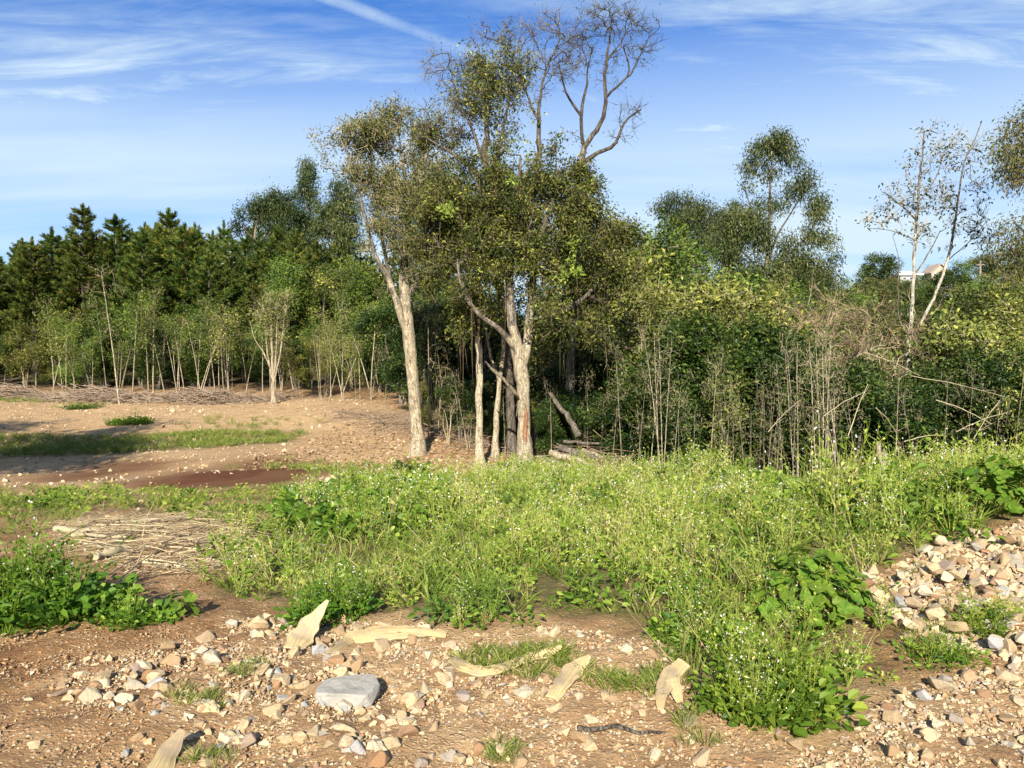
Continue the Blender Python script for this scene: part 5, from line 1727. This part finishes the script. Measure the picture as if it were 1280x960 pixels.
def sticks():
    rng = np.random.default_rng(17)
    # straw-coloured stalks dumped on the left
    for i in range(64):
        cx, cy = rng.uniform(110, 320), rng.uniform(648, 712)
        ln = rng.uniform(30, 120)
        sl = rng.choice([-.40, -.15, .05, .22, -.7], p=[.28, .22, .2, .18, .12]) + rng.normal(0, .09)
        a = on_ground(cx - ln / 2, cy - sl * ln / 2, .012 + rng.uniform(0, .09))
        b = on_ground(cx + ln / 2, cy + sl * ln / 2, .012 + rng.uniform(0, .09))
        if np.linalg.norm(b - a) > 2.2:
            b = a + (b - a) * 2.0 / np.linalg.norm(b - a)
        stick('dry_stalk', 'stalk', [a, (a + b) / 2 + np.array([0, 0, rng.uniform(0, .03)]), b], rng.uniform(.003, .010), M['straw'], 'thin straw coloured stalk in the loose heap of dry stalks', 'stalks of the dry heap', 5, fork=int(rng.integers(0, 3)))
    for (x0, y0, x1, y1, w) in [(70, 664, 125, 668, 9), (120, 700, 165, 692, 12), (100, 682, 145, 690, 7), (180, 706, 235, 712, 7), (90, 672, 160, 675, 6), (150, 656, 240, 650, 5)]:
        a, b = on_ground(x0, y0, .03), on_ground(x1, y1, .03)
        stick('pale_stick', 'stick', [a, (a + b) / 2, b], w * .5 * a[1] / FPX, M['twigpale'], 'stout pale stick lying by the heap of dry stalks', 'stout sticks by the dry heap')
    a, b = on_ground(722, 913, .012), on_ground(832, 919, .008)
    stick('dark_twig', 'twig', [a, (a + b) / 2 + np.array([0, 0.02, .004]), b], .012, M['barkdark'], 'thin dark twig lying on the bare earth', None, 6, 1)
    a, b = on_ground(330, 868, .01), on_ground(345, 838, .02)
    stick('small_twig', 'twig', [a, (a + b) / 2, b], .006, M['barkgrey'], 'small crooked grey twig beside the grass tuft', None, 5, 1)
    # logs by the forked tree
    for i, (x0, y0, x1, y1, w, d0) in enumerate([(688, 566, 752, 584, 13, 19.4), (700, 560, 762, 578, 14, 19.9), (728, 564, 765, 577, 13, 20.2), (676, 572, 735, 588, 9, 19.0), (690, 578, 742, 590, 10, 18.7), (705, 552, 780, 556, 6, 20.6)]):
        a, b = W(x0, y0, d0 + .8), W(x1, y1, d0)
        for q in (a, b):
            q[2] = max(q[2], float(H(q[0], q[1])) + .05)
        stick('cut_log', 'log', [a, (a + b) / 2, b], w * .36 * d0 / FPX, M['barkgrey'] if i % 2 else M['barkpale'], 'cut pale log in the small pile beside the forked tree', 'logs beside the forked tree', 8)
    a, b = W(688, 492, 22), W(714, 527, 21.4)
    stick('leaning_log', 'log', [b + np.array([.2, 0, -.4]), b, a], .11, M['barkgrey'], 'grey broken log leaning out of the undergrowth behind the forked tree')
    a, b = W(1108, 606, 14.2), W(1215, 582, 14.6)
    stick('fallen_branch', 'branch', [a, W(1150, 592, 14.3), W(1180, 585, 14.4), b], .05, M['barkpale'], 'pale fallen branch lying over the weeds at the thicket edge', None, 7, 3)
    for (x0, y0, x1, y1) in [(1108, 612, 1098, 552), (1116, 612, 1104, 566)]:
        a, b = W(x0, y0, 15.2), W(x1, y1, 15.2)
        a[2] = float(H(a[0], a[1])) - .05
        stick('broken_stump', 'stump', [a, (a + b) / 2, b], .08, M['barkpale'], 'splintered pale stump behind the fallen branch', 'splintered stumps', 7)
    for (x0, y0, x1, y1, d) in [(1130, 552, 1180, 544, 16), (1170, 500, 1240, 530, 16), (1195, 540, 1260, 515, 16), (1095, 510, 1120, 540, 16.5), (1030, 520, 1080, 490, 17), (960, 540, 1000, 500, 17), (1060, 545, 1085, 480, 16.6), (1210, 560, 1250, 500, 15.5), (1140, 470, 1270, 500, 17), (1080, 440, 1150, 470, 18)]:
        a, b = W(x0, y0, d), W(x1, y1, d + .4)
        stick('dead_branch', 'branch', [a, (a + b) / 2 + np.array([0, 0, .06]), b], .011, M['twigpale'], 'pale dead branch caught in the dark thicket', 'dead branches in the thicket', 5, 3)

    # brush heap along the back of the field, and the litter behind the trunks
    def heap(n, pts, spread, hgt, ln, r, label, name, mat):
        mb = MB()
        for _ in range(n):
            k = rng.uniform(0, len(pts) - 1.001); i = int(k); f = k - i
            c = pts[i] * (1 - f) + pts[i + 1] * f
            c = c + np.array([rng.normal(0, spread), rng.normal(0, spread * .8), 0])
            e = rng.random()
            prof = math.exp(-((c[1] - (pts[i] * (1 - f) + pts[i + 1] * f)[1]) / (spread * 1.2)) ** 2)
            z = float(H(c[0], c[1])) + .03 + hgt * prof * rng.random() * (.65 + .35 * math.sin(c[0] * 1.1))
            an = rng.normal(0, .8)
            d = np.array([math.cos(an), math.sin(an), rng.normal(0, .25)])
            L = ln * rng.uniform(.4, 1.3)
            a, b = np.array([c[0], c[1], z]) - d * L / 2, np.array([c[0], c[1], z]) + d * L / 2
            mid = (a + b) / 2 + rng.normal(0, .05, 3) * L
            rr = r * rng.uniform(.3, 1.3)
            tube(mb, [a, mid, b], [rr, rr * .8, rr * .35], 3 if rr < r * .8 else 5, 0, cap=False)
        link(name, mb.mesh(name, [mat]), None, label, 'brush', kind='stuff')
    heap(2400, [gpt(-60, 40.5), gpt(60, 40.2), gpt(150, 39.2), gpt(260, 38.6), gpt(335, 38.8)], .8, .75, 1.5, .017, 'long heap of cut brown brushwood along the back of the field', 'brush_heap', M['brush'])
    heap(700, [gpt(430, 33), gpt(480, 30), gpt(550, 26.5), gpt(620, 24), gpt(700, 22.6), gpt(760, 21.6)], .8, .35, 1.1, .014, 'scattered dead sticks on the ground behind the pale trunks', 'stick_litter', M['brush'])
    heap(420, [gpt(770, 19.5), gpt(800, 18.6), gpt(830, 18.0)], .45, 1.3, 1.0, .009, 'tangle of dry brown canes at the left end of the thicket', 'dry_canes', M['twig'])
    # brown leaf litter on the ground under the trees
    mb = MB()
    n = 5200
    q = np.stack([rng.uniform(-7, 4, n), rng.uniform(18.8, 30, n)], 1)
    p = np.concatenate([q, (H(q[:, 0], q[:, 1]) + rng.uniform(.0, .05, n))[:, None]], 1)
    leaves(mb, p, rand_unit(n, rng) * np.array([1, 1, .35]), rng.uniform(.08, .2, n), rng.uniform(.04, .08, n), rng.random(n), rng)
    link('leaf_litter', mb.mesh('leaf_litter', [M['litter']]), None, 'brown fallen leaves covering the ground under the trees', 'leaf litter', kind='stuff')
    # straw and chaff in the dry heap and over the open earth
    mb = MB()
    poly = ground_poly([(60, 655), (240, 640), (340, 655), (300, 715), (180, 725), (100, 690)])
    q = sample_poly(poly, 1500, rng)
    p = np.concatenate([q, (H(q[:, 0], q[:, 1]) + rng.uniform(.004, .05, len(q)))[:, None]], 1)
    q2 = sample_poly(np.concatenate([ground_poly([(-40, 960), (-40, 790), (300, 765), (700, 775), (900, 900), (1200, 960)])]), 500, rng)
    p2 = np.concatenate([q2, (H(q2[:, 0], q2[:, 1]) + rng.uniform(.002, .012, len(q2)))[:, None]], 1)
    p = np.concatenate([p, p2])
    n = len(p)
    d = norm(rand_unit(n, rng) * np.array([1, .8, .12]))
    L = np.where(np.arange(n) < len(q), rng.uniform(.08, .35, n), rng.uniform(.02, .09, n))[:, None]
    spikes(mb, p, p + d * L, np.where(np.arange(n) < len(q), .0035, .0018), rng.random(n))
    link('straw_chaff', mb.mesh('straw_chaff', [M['straw']]), None, 'broken straw and chaff strewn over the ground', 'straw', kind='stuff')


sticks()


# ------------------------------------------------------------------ weeds and grass
def weed_plant(seed, h=.55, stems=6, low=34, top=26, flowers=10, leafL=.075):
    """branching flowering weed: leafy foot, thin stems, small pale flowers"""
    r = np.random.default_rng(seed)
    mb = MB()
    for s in range(stems):
        an = r.uniform(0, 6.28)
        ln = r.uniform(.12, .5)
        hh = h * r.uniform(.65, 1.05)
        e = np.array([math.cos(an) * ln * hh, math.sin(an) * ln * hh, hh])
        m_ = e * .5 + np.array([math.cos(an), math.sin(an), 0]) * .03
        spikes(mb, np.array([[0, 0, 0.0], m_]), np.array([m_ * 1.1, e]), np.array([.005, .0032]), .72 + .2 * r.random())
        k = max(1, top // stems)
        t = r.uniform(.35, 1, k)
        p = (m_ * 2 * np.minimum(t, .5)[:, None]) + (e - m_) * (2 * np.maximum(t - .5, 0))[:, None]
        d = rand_unit(k, r) * np.array([1, 1, .4]) + np.array([0, 0, .7])
        L = r.uniform(.06, .17, k) * h / .5
        spikes(mb, p, p + norm(d) * L[:, None], .0024, .75)
        leaves(mb, p + norm(d) * L[:, None] * .4, d + rand_unit(k, r), r.uniform(.5, 1, k) * leafL * .75, r.uniform(.3, .5, k) * leafL * .8, np.clip(r.normal(.70, .17, k), 0, .95), r)
        fl = max(0, flowers // stems)
        if fl:
            idx = r.integers(0, k, fl)
            fp = p[idx] + norm(d)[idx] * L[idx][:, None]
            for q in range(2):
                leaves(mb, fp - np.array([0, 0, .004]), rand_unit(fl, r), .0125, .0125, r.random(fl), r, 1, flat=.5)
    n = low
    an = r.uniform(0, 6.28, n)
    z = r.random(n) ** 1.3 * h * .6
    rr = r.uniform(.01, .09, n) * (1 + z)
    p = np.stack([np.cos(an) * rr, np.sin(an) * rr, z + .01], 1)
    d = np.stack([np.cos(an), np.sin(an), r.uniform(-.1, .9, n)], 1)
    L = leafL * r.uniform(.7, 1.8, n) * (1.15 - z / h * .6)
    leaves6(mb, p, d, L, L * r.uniform(.4, .62, n), np.clip(r.normal(.36, .2, n), 0, .95), r, 0)
    return mb


def low_plant(seed, n=34, h=.16, L0=.05):
    r = np.random.default_rng(seed)
    mb = MB()
    an = r.uniform(0, 6.28, n)
    rr = r.random(n) ** .6 * .17
    z = h * r.random(n) * (1 - rr * 2.5)
    p = np.stack([np.cos(an) * rr, np.sin(an) * rr, z + .01], 1)
    d = np.stack([np.cos(an), np.sin(an), r.uniform(.0, 1.2, n)], 1) + rand_unit(n, r) * .4
    L = L0 * r.uniform(.6, 1.5, n)
    leaves6(mb, p, d, L, L * r.uniform(.55, .85, n), np.clip(r.normal(.40, .22, n), 0, .95), r, 0)
    spikes(mb, p * np.array([.3, .3, 0]), p, .002, .7)
    return mb


def grass_tuft(seed, n=26, h=.22, w=.007):
    r = np.random.default_rng(seed)
    mb = MB()
    an = r.uniform(0, 6.28, n)
    rr = r.random(n) * .06
    p = np.stack([np.cos(an) * rr, np.sin(an) * rr, np.zeros(n)], 1)
    d = np.stack([np.cos(an) * .7, np.sin(an) * .7, r.uniform(.6, 1.6, n)], 1)
    L = h * r.uniform(.5, 1.2, n)
    leaves(mb, p, d, L, w * r.uniform(.7, 1.5, n), np.clip(r.normal(.55, .25, n), 0, 1), r, 0, droop=.25)
    return mb


def scatter_plants(protos, xy, scale, rng, which, dz=0.0):
    out = MB()
    z = H(xy[:, 0], xy[:, 1]) + dz
    an = rng.uniform(0, 6.28, len(xy))
    sh = rng.normal(0, .16, (len(xy), 2))
    tn = rng.normal(0, .13, len(xy)) + .05 * np.sin(xy[:, 0] * 1.7 + xy[:, 1] * .9) + .05 * np.sin(xy[:, 1] * 2.3 - xy[:, 0])
    for k, pb in enumerate(protos):
        sel = np.nonzero(which == k)[0]
        m_ = len(sel)
        if not m_:
            continue
        ca, sa, S = np.cos(an[sel]), np.sin(an[sel]), scale[sel]
        for v, f, t, mt, sm in pb.merged():
            X = v[None, :, 0] * ca[:, None] - v[None, :, 1] * sa[:, None] + v[None, :, 2] * sh[sel, :1]
            Y = v[None, :, 0] * sa[:, None] + v[None, :, 1] * ca[:, None] + v[None, :, 2] * sh[sel, 1:]
            Z = np.broadcast_to(v[None, :, 2], X.shape)
            o = np.stack([X, Y, Z], -1) * S[:, None, None] + np.stack([xy[sel, 0], xy[sel, 1], z[sel]], -1)[:, None, :]
            ff = (f[None] + (np.arange(m_) * len(v))[:, None, None]).reshape(-1, f.shape[1])
            tt = np.clip(t[None, :] + tn[sel][:, None], 0, 1).ravel()
            out.add(o.reshape(-1, 3), ff, tt, int(mt))
    return out


def patch_noise(x, y, s, f):
    return .5 + .5 * np.clip(wav(x, y, f, s) / 1.5, -1, 1)


def weeds():
    rng = np.random.default_rng(23)
    W1 = [weed_plant(301 + i, .52, 7, 24, 42, 0 if i % 2 else 14, .062) for i in range(4)]
    W2 = [weed_plant(311 + i, .50, 6, 14, 36, 18 if i < 2 else 0, .068) for i in range(3)]
    LP = [low_plant(321 + i) for i in range(4)]
    GT = [grass_tuft(331 + i) for i in range(4)]
    # main patch, thick in the middle, thinning to its front edge
    q = sample_poly(MAIN_WEEDS, 5200, rng)
    dens = np.interp(q[:, 1], [4, 6, 9, 13, 19], [1.0, .85, .62, .5, .42]) * (.55 + .45 * patch_noise(q[:, 0], q[:, 1], .6, 1.4))
    lft = sstep(.6, -1.2, q[:, 0]) if False else 1 - sstep(-1.6, .6, q[:, 0])
    hole = sstep(.35, .55, patch_noise(q[:, 0], q[:, 1], 4.2, 1.9))
    dens = dens * (1 - lft * .85 * (1 - hole)) * (1 - .6 * (1 - sstep(.12, .3, patch_noise(q[:, 0], q[:, 1], 5.5, 2.3))))
    q = q[rng.random(len(q)) < dens]
    q = q + rng.normal(0, .13, q.shape)
    tall = patch_noise(q[:, 0], q[:, 1], 2.1, .8)
    front = np.clip((q[:, 1] - 4.3) / 2.6, 0, 1)
    near = q[:, 1] < 8
    u = rng.random(len(q))
    which = np.where(u < .62, np.where(near, rng.integers(0, 4, len(q)), 4 + rng.integers(0, 3, len(q))), 7 + rng.integers(0, 4, len(q)))
    sc = (.50 + .50 * front) * (.52 + .70 * tall) * rng.uniform(.5, 1.3, len(q))
    sc = np.where(which >= 7, sc * 1.35, sc)
    mb = scatter_plants(W1 + W2 + LP, q, sc, rng, which)
    k = rng.integers(0, len(q), 700)
    a = np.concatenate([q[k], H(q[k, 0], q[k, 1])[:, None]], 1)
    spikes(mb, a, a + norm(rand_unit(700, rng) * np.array([.8, .8, .2]) + np.array([0, 0, .9])) * rng.uniform(.2, .62, (700, 1)), .0035, rng.random(700), 2)
    link('flowering_weeds', mb.mesh('flowering_weeds', [M['weed'], M['flower'], M['straw']]), None, 'dense knee high patch of yellow green weeds with tiny white flowers', 'weeds', kind='stuff')
    q = sample_poly(ground_poly([(1060, 618), (1180, 604), (1300, 590), (1300, 630), (1180, 645), (1080, 640)]), 150, rng)
    mb = scatter_plants(W1 + W2, q, rng.uniform(.55, 1.0, len(q)), rng, rng.integers(0, 7, len(q)))
    link('tall_weeds', mb.mesh('tall_weeds', [M['weed'], M['flower']]), None, 'taller flowering weeds along the crest above the rubble bank', 'weeds', kind='stuff')
    # lush strip at the back edge of the patch
    q = sample_poly(ground_poly([(735, 592), (760, 580), (850, 584), (930, 598), (1000, 612), (1000, 618), (900, 606), (800, 600)]), 420, rng)
    q2 = sample_poly(ground_poly([(360, 660), (380, 625), (470, 610), (545, 612), (560, 640), (500, 668), (430, 682)]), 460, rng)
    q = np.concatenate([q, q2])
    mb = scatter_plants(LP, q, rng.uniform(1.0, 1.9, len(q)), rng, rng.integers(0, 4, len(q)))
    link('lush_weeds', mb.mesh('lush_weeds', [M['lush']]), None, 'bright green leafy weeds at the margins of the flowering patch', 'weeds', kind='stuff')
    # grass
    parts = []
    for poly, n, lo, hi in ((FIELD_GRASS, 1300, .9, 1.6), (MID_GRASS, 480, .5, 1.2), (MAIN_WEEDS, 1300, .7, 1.5)):
        q = sample_poly(poly, n, rng)
        if poly is not MAIN_WEEDS:
            q = q[rng.random(len(q)) < patch_noise(q[:, 0], q[:, 1], 1.0, .9) ** .6]
        parts.append((q, rng.uniform(lo, hi, len(q))))
    edge = ground_poly([(560, 830), (610, 815), (700, 812), (740, 850), (800, 840), (860, 840), (850, 880), (760, 870), (680, 850), (600, 850)])
    q = sample_poly(edge, 110, rng)
    parts.append((q, rng.uniform(.3, .6, len(q))))
    for cx, cy, n, r_ in [(305, 838, 14, .10), (240, 878, 12, .12), (25, 500, 120, 2.0), (105, 508, 30, 1.2), (265, 950, 10, .08), (900, 815, 30, .3), (870, 905, 12, .15), (630, 945, 10, .06), (520, 690, 60, .5), (300, 530, 50, 2.0), (500, 600, 120, 1.4), (600, 600, 120, 1.2), (415, 590, 60, 1.5), (1150, 720, 16, .3), (1200, 770, 20, .3), (1240, 760, 16, .25), (1170, 800, 20, .25)]:
        c = at(cx, cy)
        q = c[:2] + rng.normal(0, r_ * .55, (n, 2))
        parts.append((q, rng.uniform(.45, 1.0, n) * (1.6 if c[1] > 15 else .8 if c[1] > 6 else .5)))
    q = np.concatenate([p[0] for p in parts]); sc = np.concatenate([p[1] for p in parts])
    mb = scatter_plants(GT, q, sc, rng, rng.integers(0, 4, len(q)))
    link('grass', mb.mesh('grass', [M['grass']]), None, 'short green grass growing in strips over the bare field', 'grass', kind='stuff')
    # scattered low sprouts on the mid ground
    q = sample_poly(MID_GRASS, 300, rng)
    q = q[rng.random(len(q)) < patch_noise(q[:, 0], q[:, 1], .3, 1.3)]
    mb = scatter_plants(LP, q, rng.uniform(.6, 1.3, len(q)), rng, rng.integers(0, 4, len(q)))
    link('ground_cover', mb.mesh('ground_cover', [M['weed']]), None, 'low leafy sprouts covering the ground before the bare field', 'ground cover', kind='stuff')

    # single clumps that stand out
    def clump(px, py, n, rad, hgt, label, mat, name='leafy_weed', protos=None, stemy=.4):
        c = at(px, py)
        a = rng.uniform(0, 6.28, n); rr = np.sqrt(rng.random(n)) * rad
        xy = np.stack([np.cos(a) * rr, np.sin(a) * rr * .8], 1) + c[:2]
        pr = protos or (W1[:2] + LP[:3])
        wh = np.where(rng.random(n) < stemy, rng.integers(0, 2, n), 2 + rng.integers(0, 3, n)) if protos is None else rng.integers(0, len(pr), n)
        sc = hgt * np.where(wh < 2, 1.8, 3.0 if protos is None else 1.6) * rng.uniform(.7, 1.2, n) * (1 - .35 * rr / rad)
        mb = scatter_plants(pr, xy, sc, rng, wh)
        for i in range(len(mb.v)):
            mb.v[i] = mb.v[i] - c.astype(np.float32)
        root = link(name, None, None, label, 'weed', loc=c)
        link('foliage', mb.mesh('foliage', [mat, M['flower']]), root)
        return root
    clump(52, 775, 44, .36, .58, 'bushy dark green leafy weed clump on the left of the bare earth', M['lush'])
    clump(8, 772, 26, .26, .62, 'tall leafy weed clump at the left margin', M['lush'])
    clump(165, 776, 22, .20, .26, 'small fresh green weed clump right of the bushy dark one', M['lush'], stemy=.25)
    clump(420, 772, 24, .26, .34, 'green weed clump behind the upright dry sheath', M['lush'], stemy=.5)
    clump(590, 770, 16, .25, .34, 'bluish green weed tuft at the front of the flowering patch', M['mid'], stemy=.7)
    clump(958, 888, 34, .27, .40, 'leafy flowering weed clump jutting out over the bare earth', M['lush'], stemy=.6)
    clump(870, 800, 20, .25, .3, 'broad leafed weed with white flowers beside the pale stones', M['lush'], stemy=.4)
    clump(300, 640, 26, .5, .30, 'bright green leafy weed between the dry stalks and the field', M['lush'], stemy=.15)
    clump(160, 531, 30, .75, .75, 'small lone green bush on the cleared field', M['lush'], stemy=.1)
    clump(90, 512, 10, .5, .6, 'dark little weed tuft near the brush heap', M['mid'], stemy=.1)
    clump(118, 510, 10, .5, .6, 'dark little weed tuft right of its twin by the brush heap', M['mid'], stemy=.1)
    clump(510, 595, 26, .32, .85, 'little green bush in front of the leaning pale trunk', M['mid'], stemy=.2)
    clump(637, 590, 20, .3, .75, 'yellowish green seedling between the pale trunks', M['yellowg'], stemy=.3)
    clump(1170, 830, 12, .18, .22, 'straggly weed sprouting from the foot of the rubble bank', M['lush'], stemy=.6)
    clump(1232, 790, 12, .18, .28, 'thin stemmed weed growing through the rubble', M['lush'], stemy=.9)

    # broad-leafed plants: every leaf a part
    def leaf_mesh(seed, lobed):
        r = np.random.default_rng(seed)
        n = 14
        an = np.linspace(-math.pi * .93, math.pi * .93, n)
        rad = .5 * (1 + (.12 * np.cos(an * 5) if lobed else 0)) * (1 + r.normal(0, .04, n))
        v = [(0, 0, 0)]
        for a, q in zip(an, rad):
            x, y = q * math.cos(a) + .42, q * math.sin(a) * .95
            v.append((x, y, .10 * (x - .4) ** 2 * -1 + .16 * abs(y) + .03 * math.sin(a * 5)))
        mid = len(v)
        v.append((.45, 0, -.02))
        f = [(mid, i, i + 1) for i in range(1, n)] + [(mid, n, 0), (mid, 0, 1)]
        mb = MB()
        mb.add(np.array(v), np.array(f), np.clip(r.normal(.5, .12, len(f)), 0, 1), 0, True)
        # stalk
        spikes(mb, np.array([[-.9, 0, -.5]]), np.array([[.05, 0, .0]]), .02, .8)
        return mb.mesh('leaf', [M['lush']])
    lm = [leaf_mesh(401 + i, True) for i in range(4)]

    def rosette(px, py, n, rad, hgt, size, label, name):
        c = at(px, py)
        root = link(name, None, None, label, 'plant', loc=c)
        for i in range(n):
            f = rng.random() ** .6
            an = rng.uniform(0, 6.28)
            h = hgt * (1 - .75 * f ** 2) * rng.uniform(.55, 1.05)
            o = link('leaf', lm[i % 4], root)
            o.location = (math.cos(an) * rad * f, math.sin(an) * rad * f * .85, h)
            o.rotation_euler = (rng.normal(0, .3), rng.normal(.0, .3) + .25 + .5 * f, an + rng.normal(0, .5))
            s = size * rng.uniform(.65, 1.25)
            o.scale = (s, s, s)
        return root
    rosette(1012, 772, 230, .36, .42, .078, 'mounded plant with big round dark green leaves between weeds and rubble', 'broad_leaf_plant')
    rosette(218, 772, 34, .14, .16, .07, 'low plant with a few big bright green leaves beside the weed clumps', 'broad_leaf_plant')
    rosette(1252, 640, 130, .45, .50, .10, 'tall leafy plant with big leaves at the top of the rubble bank', 'broad_leaf_plant')


weeds()
for o in bpy.data.objects:
    if '_used' in o:
        del o['_used']
    if '_h' in o:
        del o['_h']
